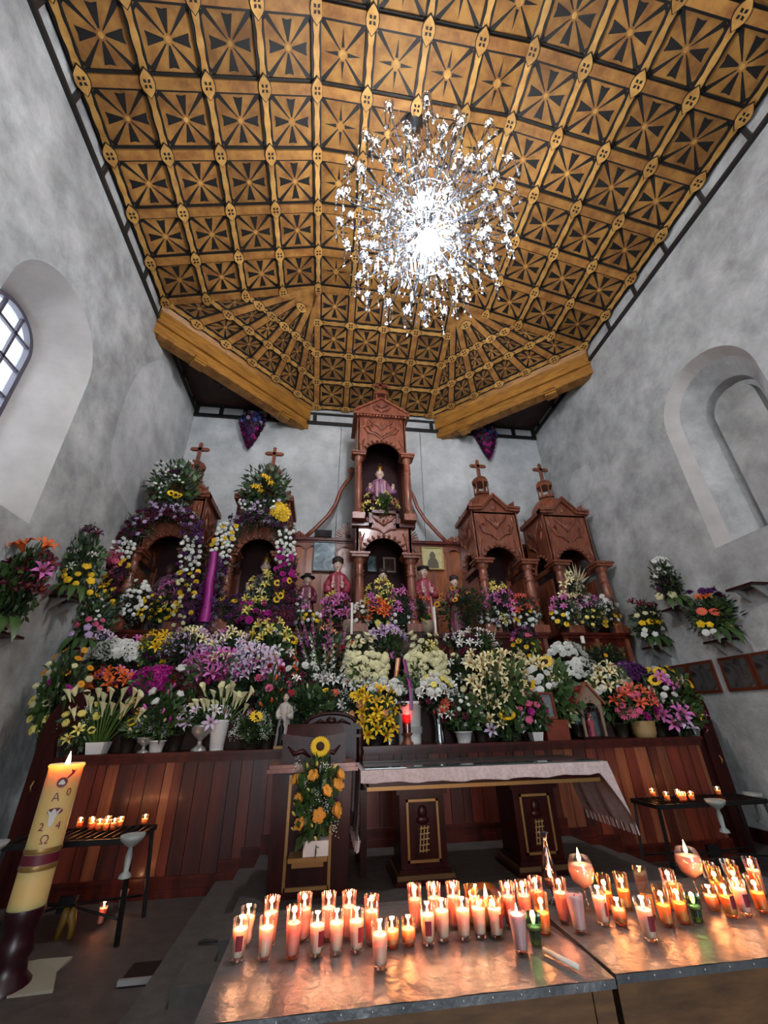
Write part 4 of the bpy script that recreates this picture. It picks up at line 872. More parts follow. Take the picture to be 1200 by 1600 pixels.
FL('gladiolus_vase', 'white gladiolus spires left of the pom-pom chrysanthemum columns', 516, 1018, 46, 6.3, [('gladiolus', 'white', 6, .9, .45, .8), ('lily', 'white', 4, .7, .3, .6)], 'fine', 'pot')
FL('chrysanthemum_bunch', 'cream chrysanthemum column left of the hanging ribbons', 574, 1022, 58, 6.3, [('pom', 'ivory', 26, 1.4, .4, .98), ('lily', 'white', 5, .9, .25, .45)], 'fern', 'pot', shape='col')
FL('chrysanthemum_bunch', 'cream chrysanthemum column right of the hanging ribbons', 664, 1022, 58, 6.3, [('pom', 'ivory', 26, 1.4, .4, .98), ('lily', 'white', 5, .9, .25, .45)], 'fern', 'pot', shape='col')
FL('flower_spray', 'loose white freesia and fern spray right of the cream columns', 712, 1020, 56, 6.3, [('lily', 'white', 6, .7, .3, .9), ('rose', 'ivory', 5, .9, .3, .95), ('gladiolus', 'red', 1, .6, .5, .55)], 'fern', 'pot')
FL('mum_bouquet', 'white spray mums low under the yellow-mum step at right', 906, 1030, 70, 6.3, [('mum', 'white', 30, .85, .5, 1)], 'fine', 'pot')
FL('hydrangea', 'dark purple flower dome on the right side of the bank', 978, 1036, 58, 6.3, [('carnation', 'purple', 34, 1.0, .4, 1), ('pom', 'lilac', 4, .8, .9, 1)], 'fine', 'pot')
FL('flower_spray', 'small yellow and white spray at the far right of the bank', 1020, 1044, 40, 6.3, [('daisy', 'yellow', 3, 1, .5, 1), ('mum', 'white', 6, .9, .4, 1)], 'fine', 'pot')
# ---- on the second step
FL('mum_bouquet', 'wide dome of white chrysanthemums at the left of the bank', 188, 1002, 74, 6.7, [('mum', 'white', 40, 1.05, .45, 1)], 'fine', 'pot')
FL('lily_bouquet', 'yellow lily cluster with one upright leaf in the left bank', 246, 988, 40, 6.7, [('lily', 'yellow', 7, .85, .55, 1), ('daisy', 'yellow', 2, 1.1, .2, .4), ('carnation', 'plum', 4, 1, .2, .6)], 'palm', 'pot')
FL('lily_bouquet', 'pale pink and cream lilies below the leftmost turret', 300, 984, 66, 6.7, [('lily', 'lilac', 8, .95, .4, .95), ('lily', 'cream', 5, .9, .7, 1), ('carnation', 'plum', 7, 1, .15, .5)], 'fern', 'pot')
FL('lily_bouquet', 'cream and mauve lilies below the second turret from the left', 360, 986, 60, 6.7, [('lily', 'cream', 5, .9, .6, 1), ('lily', 'pale', 7, .95, .4, .9), ('bud', 'pink', 4, 1.2, .6, 1)], 'fern', 'pot')
FL('sunflower_bunch', 'yellow lilies and two sunflowers under the plumed left niche', 426, 968, 62, 6.7, [('sunflower', 'yellow', 2, 1, .5, .8), ('lily', 'lemon', 6, .9, .6, 1), ('lily', 'white', 4, .8, .3, .7)], 'palm', 'pot')
FL('gladiolus_vase', 'mauve-pink gladiolus bunch left of the left tall altar candle', 508, 976, 54, 6.7, [('gladiolus', 'pink', 5, .95, .4, .75), ('lily', 'peach', 2, .8, .7, .9), ('carnation', 'plum', 4, 1, .2, .5)], 'fern', 'pot')
FL('rose_bunch', 'orange lily and crimson roses behind the white gladiolus', 540, 1004, 40, 6.7, [('lily', 'orange', 2, .9, .8, 1), ('carnation', 'red', 8, 1.1, .4, .8), ('lily', 'orange', 2, .7, .2, .4)], 'fern', 'pot')
FL('lily_bouquet', 'arch of lilac lilies over the central dark greenery', 602, 980, 66, 6.7, [('lily', 'lilac', 12, .85, .7, 1), ('rose', 'pink', 1, 1.2, .3, .35), ('bud', 'ivory', 5, 1.2, .8, 1)], 'fern', 'pot')
FL('rose_bunch', 'tall ivory roses left of the ribbons beneath the shelf edge', 564, 990, 38, 6.62, [('rose', 'ivory', 8, 1, .4, 1), ('daisy', 'ivory', 3, 1.1, .6, .9)], 'fern', 'pot', shape='col')
FL('rose_bunch', 'tall ivory roses right of the ribbons beneath the shelf edge', 660, 990, 40, 6.62, [('rose', 'ivory', 9, 1, .4, 1), ('lily', 'lemon', 4, .8, .4, .8)], 'fern', 'pot', shape='col')
FL('flower_spray', 'white lilies and dark greens under the right-centre shelf', 742, 984, 66, 6.7, [('lily', 'white', 7, .8, .6, 1), ('carnation', 'wine', 6, 1, .4, .9), ('rose', 'ivory', 5, .9, .2, .7), ('gladiolus', 'white', 2, .6, .6, .8)], 'fern', 'pot')
FL('gladiolus_vase', 'purple lily with yellow daisies before the carved pedestal swag', 818, 984, 46, 6.7, [('lily', 'purple', 3, .95, .85, 1), ('daisy', 'yellow', 8, .9, .3, .7), ('rose', 'rose', 2, 1.1, .65, .8)], 'fern', 'pot')
FL('mum_bouquet', 'double cluster of small white mums before the right pedestal', 882, 1004, 60, 6.7, [('mum', 'white', 26, .85, .5, 1)], 'fine', 'pot')
FL('greenery', 'bushy dark greenery beside the short brass candlestick at right', 940, 1006, 66, 6.7, [('bud', 'green', 12, .9, .4, 1), ('daisy', 'gold', 3, .7, .4, .9)], 'fine', 'pot')
FL('flower_spray', 'pink-white lily tuft at the upper left end of the bank', 160, 985, 36, 6.8, [('lily', 'pale', 4, .8, .6, 1), ('lily', 'orange', 2, .8, .3, .6)], 'fine', 'pot')
FL('greenery', 'deep green fern filler left of the tall left altar candle', 470, 1000, 50, 6.98, [('lily', 'white', 3, .6, .6, 1), ('carnation', 'purple', 3, .9, .5, .9)], 'fern', 'pot')
FL('greenery', 'fern filler under the carved swag right of the tall right candle', 716, 990, 44, 6.98, [('lily', 'white', 2, .7, .7, 1), ('pom', 'lilac', 4, .8, .6, .95)], 'fern', 'pot')
FL('greenery', 'fern filler with mauve sprigs left of the yellow lily cluster', 214, 998, 44, 6.98, [('lily', 'pink', 3, .8, .6, 1), ('carnation', 'plum', 4, .9, .4, .9)], 'fern', 'pot')
# ---- on the shelf by the saints
ZS = 2.952
def shelf(px, Y): c = at(px, 980, Y); return (c.x, Y, ZS)
S = lambda name, label, px, ptop, wpx, mix, fol='fine', vk='pot', Y=7.42, **k: FL(name, label, px, ptop, wpx, Y, mix, fol, vk, base=shelf(px, Y), vh=.1, vr=.07, depth=.22, **k)
S('lily_bouquet', 'pink lilies standing in the leftmost turret niche', 268, 895, 60, [('lily', 'pink', 14, .95, .4, 1), ('pom', 'yellow', 12, .7, .1, .5)])
S('flower_pot', 'yellow button flowers at the foot of the leftmost turret', 238, 925, 50, [('pom', 'yellow', 14, .8, .2, .9), ('pom', 'lemon', 6, .7, .1, .9)], Y=7.36)
S('flower_pot', 'white button mums at the outer foot of the leftmost turret', 200, 905, 38, [('pom', 'white', 24, .9, .2, 1)], Y=7.36)
S('flower_pot', 'violet and white sprigs at the inner foot of the leftmost turret', 298, 905, 44, [('baby', 'white', 7, .8, .2, 1), ('carnation', 'plum', 12, .9, .2, 1)], Y=7.36)
S('flower_pot', 'purple and yellow tuft between the two garlanded turrets', 352, 925, 46, [('carnation', 'purple', 14, .9, .2, 1), ('daisy', 'yellow', 3, 1.1, .6, .8)], Y=7.36)
S('lily_bouquet', 'lemon lilies in the niche with the pale seated saint', 404, 895, 50, [('lily', 'lemon', 8, .9, .4, 1), ('lily', 'cream', 4, .8, .2, .8)])
S('flower_basket', 'magenta paper blooms with two lilies at the second turret foot', 396, 938, 56, [('carnation', 'magenta', 12, 1.2, .2, .9), ('lily', 'lemon', 3, .9, .5, 1)], Y=7.34)
S('mum_bouquet', 'white and pink spray at the right foot of the second turret', 448, 920, 54, [('baby', 'white', 5, .9, .3, 1), ('pom', 'pink', 14, .7, .3, 1), ('pom', 'pale', 8, .7, .1, .8)], Y=7.38)
S('flower_pot', 'yellow and white buttons below the leftmost red-robed saint', 478, 950, 44, [('pom', 'yellow', 5, .9, .3, .6), ('pom', 'white', 10, .8, .2, .8)], Y=7.4)
S('lily_bouquet', 'orchid-pink lilies before the tallest red-robed saint', 526, 928, 46, [('lily', 'pink', 9, .95, .3, .95), ('lily', 'lemon', 2, .9, .8, 1), ('rose', 'gold', 1, 1, .1, .2)])
S('lily_bouquet', 'lemon lilies before the saint in the lower centre niche', 596, 905, 46, [('lily', 'lemon', 9, .9, .5, 1), ('lily', 'pink', 5, .9, .3, .7)], Y=7.36)
S('lily_bouquet', 'bright orange lilies at the centre of the shelf', 590, 938, 44, [('lily', 'orange', 9, .95, .3, 1), ('rose', 'lemon', 2, 1, .1, .3)], Y=7.3)
S('lily_bouquet', 'mauve-pink lilies at the right side of the centre niche', 628, 920, 40, [('lily', 'pink', 9, .85, .3, 1), ('pom', 'white', 5, .8, .0, .3)], Y=7.3)
S('flower_pot', 'white roses and buttons right of the orange lilies', 566, 940, 30, [('pom', 'white', 9, .9, .1, .9), ('lily', 'white', 2, .7, .7, 1)], Y=7.34)
S('lily_bouquet', 'small orange lily tuft before the saint with striped robe', 655, 925, 40, [('lily', 'orange', 3, .75, .7, 1), ('daisy', 'yellow', 4, .8, .1, .4), ('baby', 'white', 3, .7, .5, .8)])
S('sunflower_bunch', 'dense green bush dotted with small dark sunflowers', 726, 918, 84, [('sunflower', 'gold', 7, .55, .5, 1), ('bud', 'green', 16, 1, .2, 1)], fl=1.2)
S('lily_bouquet', 'orchid-pink and white lilies at the third turret foot', 786, 912, 56, [('lily', 'pink', 9, .9, .4, .85), ('lily', 'lemon', 4, .85, .8, 1), ('pom', 'white', 8, .8, .1, .6)], Y=7.34)
S('flower_pot', 'pale lilies and white buttons on the edge of the third pedestal', 776, 955, 50, [('lily', 'pale', 3, .8, .3, .8), ('pom', 'white', 9, .8, .1, .8), ('lily', 'lemon', 2, .9, .3, .8)], Y=7.28, seed=5)
S('lily_bouquet', 'rust-orange lilies and white buttons right of the third turret', 826, 930, 46, [('lily', 'coral', 6, .85, .5, .95), ('pom', 'white', 14, .8, .05, .6), ('daisy', 'yellow', 3, .8, .2, .5)], Y=7.3)
S('lily_bouquet', 'cream lilies rising in the rightmost turret niche', 908, 898, 46, [('lily', 'cream', 12, .95, .4, 1)], Y=7.36)
S('flower_pot', 'yellow gerberas and pink sprays left of the rightmost turret', 888, 930, 50, [('lily', 'pink', 5, .8, .5, .9), ('daisy', 'yellow', 5, .9, .1, .9), ('pom', 'white', 7, .8, .1, .5)], Y=7.3)
S('flower_pot', 'pink and white spray at the centre foot of the rightmost turret', 928, 930, 52, [('lily', 'pink', 5, .85, .6, .9), ('pom', 'lemon', 10, .8, .1, .7), ('mum', 'white', 5, .9, .6, 1)], Y=7.3)
S('flower_pot', 'white and yellow button spray by the right wall', 956, 932, 44, [('mum', 'white', 6, .9, .7, 1), ('daisy', 'yellow', 6, .9, .1, .8), ('pom', 'white', 6, .8, .1, .7)], Y=7.32)
# ---- garlands round the two left turrets
def garland(label, cx, mix, seed, top):
    q = random.Random(seed); g = thing('flower_garland', label, 'garland', (cx, 7.22, 2.96)); path = []
    hw = .55
    for i in range(60):
        u = i/59
        if u < .34: p = (-hw-.10+.10*u/.34, 0, .05+1.45*u/.34)
        elif u > .66: v = (1-u)/.34; p = (hw+.10-.10*v, 0, .05+1.45*v)
        else: a = PI-PI*(u-.34)/.32; p = (hw*math.cos(a), 0, 1.5+.62*math.sin(a))
        path.append(Vector(p))
    mb = MB(); mb.tube(path[::2], .05, 6); mb.build('wire_frame', M_LEAF_D, g)
    for i in range(0, 60, 4): put('foliage', foliage('fine', i % 3), g, path[i], (q.uniform(0, 6), 0, q.uniform(0, 6)), (.30, .17, .32))
    put('foliage', foliage('broad', 1), g, (top[0], .05, 2.72), None, (.46, .24, .56)); put('foliage', foliage('fern', 1), g, (top[0], .0, 2.78), None, (.5, .22, .56)); put('foliage', foliage('fine', 1), g, (top[0], .05, 2.3), None, (.46, .2, .34))
    bl = []
    for (kind, col, n, sf, lo, hi) in mix:
        for _ in range(int(n*1.5)):
            best = None
            for _k in range(8):
                u = q.uniform(lo, hi); c = path[int(u*59)]; p = c + Vector((q.uniform(-.17, .17), -.12-abs(q.gauss(0, .03)), q.uniform(-.1, .1))); dm = min(((p-b).length for b in bl), default=9)
                if best is None or dm > best[0]: best = (dm, p)
            p = best[1]; bl.append(p); nrm = Vector((q.gauss(0, .35), -1, q.gauss(.1, .35))).normalized(); me = bloom(kind, col)
            put(me.name.split('.')[0], me, g, mat4=Matrix.Translation(p) @ nrm.to_track_quat('Z', 'Y').to_matrix().to_4x4() @ Matrix.Rotation(q.uniform(0, 6), 4, 'Z') @ Matrix.Scale(BSIZE[kind]*sf*q.uniform(.9, 1.1), 4))
    for kind, col, n, sf, (xc, zc), (sx, sz) in top[1]:
        for _ in range(n):
            p = Vector((xc+q.uniform(-sx, sx), -.16+q.gauss(0, .03), zc+q.uniform(-sz, sz))); nrm = Vector((q.gauss(0, .35), -1, q.gauss(.2, .3))).normalized(); me = bloom(kind, col)
            put(me.name.split('.')[0], me, g, mat4=Matrix.Translation(p) @ nrm.to_track_quat('Z', 'Y').to_matrix().to_4x4() @ Matrix.Scale(BSIZE[kind]*sf, 4))
    return g
garland('purple and white flower garland arching over the leftmost turret, leafy plume on top', CX-4.06,
        [('pom', 'white', 14, .8, .27, .34), ('pom', 'white', 20, .85, .66, .78), ('carnation', 'plum', 40, 1, 0, 1), ('carnation', 'wine', 22, 1, .1, .6), ('daisy', 'yellow', 10, 1, .05, .3), ('daisy', 'yellow', 8, 1, .78, .96),
         ('carnation', 'rose', 7, 1.2, .2, .3), ('baby', 'white', 8, .8, .4, .6), ('pom', 'ivory', 12, .8, .8, 1), ('carnation', 'purple', 14, 1, .5, 1), ('rose', 'lilac', 10, .8, .35, .6)], 21,
        (-.05, [('pom', 'white', 26, .6, (-.05, 2.78), (.34, .42)), ('sunflower', 'yellow', 3, .7, (.1, 2.5), (.12, .1)), ('carnation', 'plum', 3, 1, (-.05, 2.95), (.1, .06)), ('carnation', 'lilac', 10, .8, (0, 2.2), (.3, .1))]))
garland('dark violet and white garland around the second turret with yellow lilies on top', CX-2.43,
        [('pom', 'white', 26, .85, .28, .4), ('pom', 'white', 20, .85, .62, .74), ('carnation', 'plum', 44, 1, 0, 1), ('carnation', 'magenta', 10, 1, .66, .8), ('sunflower', 'yellow', 5, .6, .82, .9), ('baby', 'lilac', 12, .9, .0, .3),
         ('baby', 'pale', 10, .9, .4, .6), ('daisy', 'yellow', 6, 1, .3, .42), ('carnation', 'wine', 14, 1, .84, 1), ('carnation', 'purple', 16, 1, .0, .3)], 33,
        (.02, [('lily', 'yellow', 6, .75, (.02, 2.72), (.16, .2)), ('mum', 'yellow', 1, 2.9, (.42, 2.14), (.01, .01)), ('mum', 'yellow', 3, 1.6, (.38, 2.2), (.12, .2)), ('lily', 'yellow', 3, .8, (.34, 2.05), (.15, .25)), ('pom', 'white', 16, .6, (-.05, 2.32), (.34, .14)), ('carnation', 'lilac', 10, .7, (0, 2.3), (.35, .12))]))
# ---- small wall shelves with arrangements
def wall_shelf(px, py, X, label, y=None):
    c = atx(px, py, X); s = 1 if X < 0 else -1; o = thing('wall_shelf', label, 'shelf', (X, c.y, c.z))
    mb = MB(); mb.box(min(0, s*.26), max(0, s*.26), -.2, .2, -.03, 0); mb.build('board', M_MAHOG, o)
    for yy in (-.13, .13): mb = MB(); mb.prism([(0, -.03), (s*.2, -.03), (0, -.2)], 'y', yy-.012, yy+.012); mb.build('bracket', M_SILVER, o)
    return Vector((X+s*.14, c.y, c.z))
def shelf_flowers(name, label, sh, w, h, mix, shape='cone', fol='palm', seed=1):
    t = bouquet(name, label, 0, 0, w, 6, mix, fol, 'wpot', seed, base=sh+Vector((0, 0, .001)), vh=.1, vr=.08, depth=.34, h=h, shape=shape, fl=1.15, dens=.95)
    for k in range(6):
        a = -PI/2+(k-2.5)*.35; put('trailing_leaf', foliage_leaf(), t, (.06*math.cos(a), .06*math.sin(a), .12), (0, 0, a), .8+.1*(k % 3))
    return t
_lf = []
def foliage_leaf():
    if not _lf:
        mb = MB(); vs = []; pr = [(0, 0, .02), (.12, .04, .05), (.22, -.02, .055), (.30, -.14, .035), (.34, -.26, .004)]
        for x, z, w_ in pr: vs += [(x, -w_, z+.01), (x, 0, z), (x, w_, z+.01)]
        mb.add(vs, [(i*3+k, i*3+k+1, i*3+k+4, i*3+k+3) for i in range(4) for k in range(2)], 0, True); _lf.append(mb.mesh('trailing_leaf', [M_LEAF]))
    return _lf[0]
s = wall_shelf(-20, 990, XL, 'dark wall shelf at the left picture edge'); shelf_flowers('shelf_bouquet', 'wine lilies topped by an orange bloom on the shelf at the left picture edge', s, .55, 1.05, [('lily', 'orange', 3, 1.2, .9, 1), ('lily', 'wine', 14, 1, .3, .85), ('lily', 'pink', 2, 1, .5, .8)], 'col', 'broad')
s = wall_shelf(90, 935, XL, 'upper wall shelf left of the altarpiece'); shelf_flowers('shelf_bouquet', 'dark fern cone with purple tip and yellow roses on the upper left shelf', s, .5, 1.05, [('lily', 'plum', 3, .9, .92, 1), ('rose', 'yellow', 5, 1.1, .1, .4), ('lily', 'white', 4, .6, .2, .6), ('pom', 'yellow', 8, .8, .0, .3)], 'cone', 'fern', 2)
s = wall_shelf(110, 1015, XL, 'lower wall shelf left of the altarpiece'); shelf_flowers('shelf_bouquet', 'green cone with pink carnation bands on the lower left shelf', s, .55, .95, [('carnation', 'rose', 9, .8, .25, .4), ('pom', 'white', 10, .6, .3, .8), ('daisy', 'yellow', 6, .8, .6, 1), ('rose', 'lilac', 5, .9, .1, .3)], 'cone', 'fern', 3)
s = wall_shelf(1068, 950, XR, 'upper wall shelf right of the altarpiece'); shelf_flowers('shelf_bouquet', 'tall white rose cone on the upper right wall shelf', s, .5, .85, [('rose', 'white', 11, 1.1, .55, .98), ('lily', 'white', 2, .9, .95, 1), ('carnation', 'plum', 10, .8, .3, .55), ('rose', 'ivory', 3, 1.2, .1, .25)], 'cone', 'fern', 4)
s = wall_shelf(1036, 1010, XR, 'lower wall shelf right of the altarpiece'); shelf_flowers('shelf_bouquet', 'wine-topped green cone with yellow and white rose rows on the lower right shelf', s, .52, .78, [('lily', 'wine', 5, .9, .85, 1), ('rose', 'yellow', 5, 1, .35, .5), ('rose', 'ivory', 5, .9, .45, .65), ('rose', 'white', 6, 1, .1, .3)], 'col', 'fern', 5)
s = wall_shelf(1140, 1000, XR, 'wall shelf above the row of framed pictures'); shelf_flowers('shelf_bouquet', 'square arrangement with purple top and yellow rose row above the pictures', s, .58, .72, [('carnation', 'purple', 8, 1.1, .85, 1), ('lily', 'orange', 3, .8, .8, 1), ('gerbera', 'coral', 4, 1, .45, .6), ('rose', 'yellow', 5, .9, .15, .25), ('mum', 'white', 6, .75, .02, .14)], 'col', 'fern', 6)
wall_shelf(1178, 916, XR, 'empty dark wall shelf at the right picture edge')
# ---- hanging clusters on the altar wall
for px, nm, pt_ in ((397, 'left', 645), (756, 'right', 665)):
    c = at(px, pt_, YB-.14); o = thing('hanging_flower_cone', f'purple hanging flower cone on the altar wall under the {nm} ceiling beam', 'flowers', (c.x, YB-.16, c.z-1.16)); q = random.Random(int(px))
    mb = MB(); mb.lathe([(.0, .08), (.10, .25), (.19, .6), (.25, .9), (.2, 1.05), (.0, 1.1)], 10); mb.build('core', M_LEAF_D, o).scale = (1, .42, 1)
    mb = MB(); mb.tube([(0, .0, 1.1), (0, .13, 1.16)], .012, 5); mb.build('hook', M_IRON, o)
    for k in range(110):
        v = (k+.5)/110; z = .02+1.12*v; r_ = .32*min(1, (v/.72)**.8)*(1 if v < .72 else math.sqrt(max(.05, 1-((v-.72)/.30)**2))); a = k*2.39996; col = q.choice(['plum', 'purple', 'wine', 'magenta', 'purple'] + (['blue', 'blue', 'lilac', 'orange'] if v > .62 else []))
        nrm = Vector((math.cos(a), math.sin(a)*.6, q.gauss(0, .3))).normalized(); me = bloom('carnation', col)
        put('paper_flower', me, o, mat4=Matrix.Translation((r_*math.cos(a), r_*math.sin(a)*.42, z)) @ nrm.to_track_quat('Z', 'Y').to_matrix().to_4x4() @ Matrix.Scale(.115, 4))
# ================================================================== robed saints
M_SKIN = mat('statue_face', '#cdb2a0', .4); M_SKIN_D = mat('statue_face_dark', '#54382c', .5); M_HAIR = mat('statue_hair', '#2a1c16', .7); M_HAT = mat('statue_hat', '#171012', .8); M_EYE = mat('statue_eye', '#120c0a', .3)
def fabric(name, a, b): return mat(name, a, .45, col2=b, scale=14, stretch=(3, 3, .15), contrast=(.42, .55))
M_ROBE = fabric('red_satin_robe', '#74141f', '#a8485c'); M_ROBE2 = fabric('wine_brocade_robe', '#4a101d', '#7c3c50'); M_ROBE3 = fabric('pale_robe', '#8d7a80', '#5a4450'); M_ROBEP = fabric('flowered_robe', '#5e2444', '#a87a98'); M_STOLE = mat('white_stole', '#b98f94', .6)
M_LIP = mat('statue_lip', '#8a3a3a', .4)
def saint(name, label, x, y, z, h, robe, hat='hair', dark=False, arms='front', stole=True):
    t = thing(name, label, 'statue', (x, y, z)); k = h/1.3; skin = M_SKIN_D if dark else M_SKIN
    mb = MB(); mb.lathe([(.25*k, 0), (.24*k, .1*k), (.20*k, .45*k), (.165*k, .72*k), (.175*k, .88*k), (.185*k, .97*k), (.15*k, 1.03*k), (.06*k, 1.07*k), (.055*k, 1.10*k)], 24, fold=.05, nf=9)
    for i, v in enumerate(mb.v): mb.v[i] = (v[0]*.86, v[1]*.68, v[2])
    mb.build('robe', robe, t)
    for s in (-1, 1):
        mb = MB(); hx = s*.06*k if arms == 'front' else s*.2*k
        mb.tube([(s*.12*k, 0, .97*k), (s*.18*k, -.03*k, .82*k), (s*.175*k, -.11*k, .70*k), (hx+s*.05*k, -.2*k, .74*k)], [.05*k, .058*k, .06*k, .07*k], 10); mb.build('sleeve', robe, t)
        mb = MB(); c = Vector((hx+s*.02*k, -.235*k, .755*k)); mb.ball(c, .03*k, .022*k, .036*k, 8, 6)
        for f in range(4): mb.tube([c+Vector((s*(-.018+.012*f)*k, -.01*k, .02*k)), c+Vector((s*(-.02+.013*f)*k, -.025*k, .05*k)), c+Vector((s*(-.022+.012*f)*k, -.03*k, (.066+.006*(f in (1, 2)))*k))], [.008*k, .007*k, .005*k], 5)
        mb.tube([c+Vector((-s*.024*k, -.005*k, 0)), c+Vector((-s*.042*k, -.018*k, .026*k))], [.009*k, .006*k], 5); mb.build('hand', skin, t)
    if stole:
        for s in (-1, 1):
            mb = MB(); pts = [(s*.05*k, -.05*k, 1.05*k), (s*.07*k, -.135*k, .95*k), (s*.075*k, -.137*k, .7*k), (s*.08*k, -.155*k, .4*k), (s*.085*k, -.185*k, .12*k)]
            vs = []
            for p in pts: vs += [(p[0]-.014*k, p[1], p[2]), (p[0]+.014*k, p[1], p[2]), (p[0]+.014*k, p[1]+.015*k, p[2]), (p[0]-.014*k, p[1]+.015*k, p[2])]
            mb.add(vs, [(i*4+a, i*4+(a+1) % 4, i*4+4+(a+1) % 4, i*4+4+a) for i in range(4) for a in range(4)] + [(0, 1, 2, 3), (19, 18, 17, 16)]); mb.build('stole', M_STOLE, t)
    mb = MB(); hz = 1.19*k; mb.ball((0, -.01*k, hz), .075*k, .085*k, .105*k, 14, 10); mb.tube([(0, 0, 1.05*k), (0, 0, 1.13*k)], .045*k, 10)
    mb.add([(-.016*k, -.088*k, hz-.02*k), (.016*k, -.088*k, hz-.02*k), (0, -.094*k, hz+.03*k), (0, -.115*k, hz-.02*k)], [(0, 1, 3), (0, 3, 2), (1, 2, 3)])
    for s in (-1, 1): mb.ball((s*.076*k, .0, hz), .012*k, .02*k, .028*k, 6, 5)
    hd = mb.build('head', skin, t)
    for s in (-1, 1): mb = MB(); mb.ball((s*.03*k, -.082*k, hz+.018*k), .013*k, .008*k, .008*k, 8, 5); mb.build('eye', M_EYE, hd); mb = MB(); mb.tube([(s*.012*k, -.088*k, hz+.04*k), (s*.03*k, -.086*k, hz+.046*k), (s*.05*k, -.072*k, hz+.038*k)], .005*k, 5); mb.build('eyebrow', M_HAIR, hd)
    mb = MB(); mb.ball((0, -.082*k, hz-.048*k), .022*k, .01*k, .008*k, 8, 5); mb.build('mouth', M_LIP, hd)
    mb = MB()
    if hat == 'hair': mb.ball((0, .02*k, hz+.05*k), .092*k, .088*k, .085*k, 14, 8); mb.build('hair', M_HAIR, t)
    elif hat == 'tall': mb.lathe([(.085*k, 0), (.10*k, .03*k), (.098*k, .10*k), (.06*k, .135*k), (0, .14*k)], 14, (0, .01*k, hz+.03*k)); mb.build('hair', M_HAIR, t)
    elif hat == 'brim': mb.lathe([(.165*k, .0), (.16*k, .018*k), (.08*k, .02*k), (.078*k, .09*k), (0, .1*k)], 16, (0, .01*k, hz+.05*k)); mb.build('hat', M_HAT, t)
    elif hat == 'beret': mb.lathe([(.08*k, 0), (.12*k, .03*k), (.11*k, .07*k), (.03*k, .085*k), (0, .085*k)], 14, (0, .01*k, hz+.04*k)); mb.build('hat', M_HAT, t)
    elif hat == 'crown':
        mb.ball((0, .02*k, hz+.03*k), .088*k, .085*k, .085*k, 12, 8); mb.build('hair', M_HAIR, t); mb = MB(); mb.lathe([(.065*k, 0), (.075*k, .06*k), (.05*k, .08*k)], 12, (0, 0, hz+.09*k))
        for j in range(6): mb.tube([(.07*k*math.cos(j*PI/3), .07*k*math.sin(j*PI/3), hz+.14*k), (0, 0, hz+.23*k)], .006*k, 5)
        mb.ball((0, 0, hz+.25*k), .015*k); mb.build('crown', mat('gold_crown', '#b08a3a', .3, metal=.9), t)
    return t
sx = lambda px, py, Y: at(px, py, Y).x
saint('saint_statue', 'red-robed saint with a wide black hat, leftmost of the shelf saints', sx(481, 900, 7.62), 7.62, ZS, 1.12, M_ROBE2, 'brim')
saint('saint_statue', 'tallest red-robed saint, left of the centre tower below the blue painting', sx(528, 880, 7.66), 7.66, ZS, 1.46, M_ROBE, 'tall')
saint('saint_statue', 'saint standing inside the lower centre niche', sx(598, 890, 7.8), 7.8, ZS, 1.30, M_ROBE2, 'tall')
saint('saint_statue', 'black-bereted saint in striped red robe below the framed icon', sx(661, 885, 7.66), 7.66, ZS, 1.36, M_ROBE, 'beret')
saint('saint_statue', 'brown-haired red-robed saint beside the dark sunflower bush', sx(709, 903, 7.62), 7.62, ZS, 1.14, M_ROBE2, 'tall', stole=False)
saint('saint_statue', 'crowned flower-robed saint in the top niche of the tower', CX-.02, 7.8, 5.19, 1.50, M_ROBEP, 'crown', arms='side')
saint('saint_statue', 'dark-faced saint in the second turret from the right', sx(769, 905, 7.8), 7.8, ZS, 1.18, M_ROBE3, 'tall', dark=True, stole=False)
saint('saint_statue', 'pale crowned saint in the second turret from the left', sx(416, 880, 7.82), 7.82, ZS, 1.45, M_ROBE3, 'crown', arms='side', stole=False)
saint('saint_statue', 'dim brown statue deep inside the leftmost turret niche', sx(268, 880, 7.85), 7.85, ZS, 1.35, M_ROBE3, 'hair', dark=True, stole=False)
FL('lily_bouquet', 'cream lilies at the feet of the crowned saint in the tower', 580, 768, 62, 7.56, [('lily', 'lemon', 9, .85, .2, 1), ('lily', 'peach', 2, .7, .3, .7), ('carnation', 'wine', 5, 1, .2, .8)], 'palm', None, base=(CX-.06, 7.56, 5.19), depth=.2)
# dried palm leaf in the rightmost turret
pl = thing('dried_palm', 'dried straw palm leaf leaning in the rightmost turret', 'palm leaf', (CX+4.06, 7.72, ZS)); MS = mat('dried_straw', '#b3a283', .7)
mb = MB(); mb.tube([(0, 0, 0), (.02, 0, .8), (.08, 0, 1.35)], .014, 5); mb.build('stem', MS, pl)
for k in range(11):
    a = (k-5)*.2; L = .55-.02*abs(k-5); b = Vector((.05, 0, 1.05)); mb = MB(); e = b + Vector((math.sin(a)*L, -.03*(k % 3), math.cos(a)*L)); m = b.lerp(e, .5)+Vector((0, -.04, 0)); sd = Vector((math.cos(a), 0, -math.sin(a)))*.022
    mb.add([b, m-sd, m+sd, e, m+Vector((0, .012, 0))], [(0, 1, 3, 2), (0, 2, 4), (0, 4, 1), (3, 1, 4), (3, 4, 2)]); mb.build('blade', MS, pl)
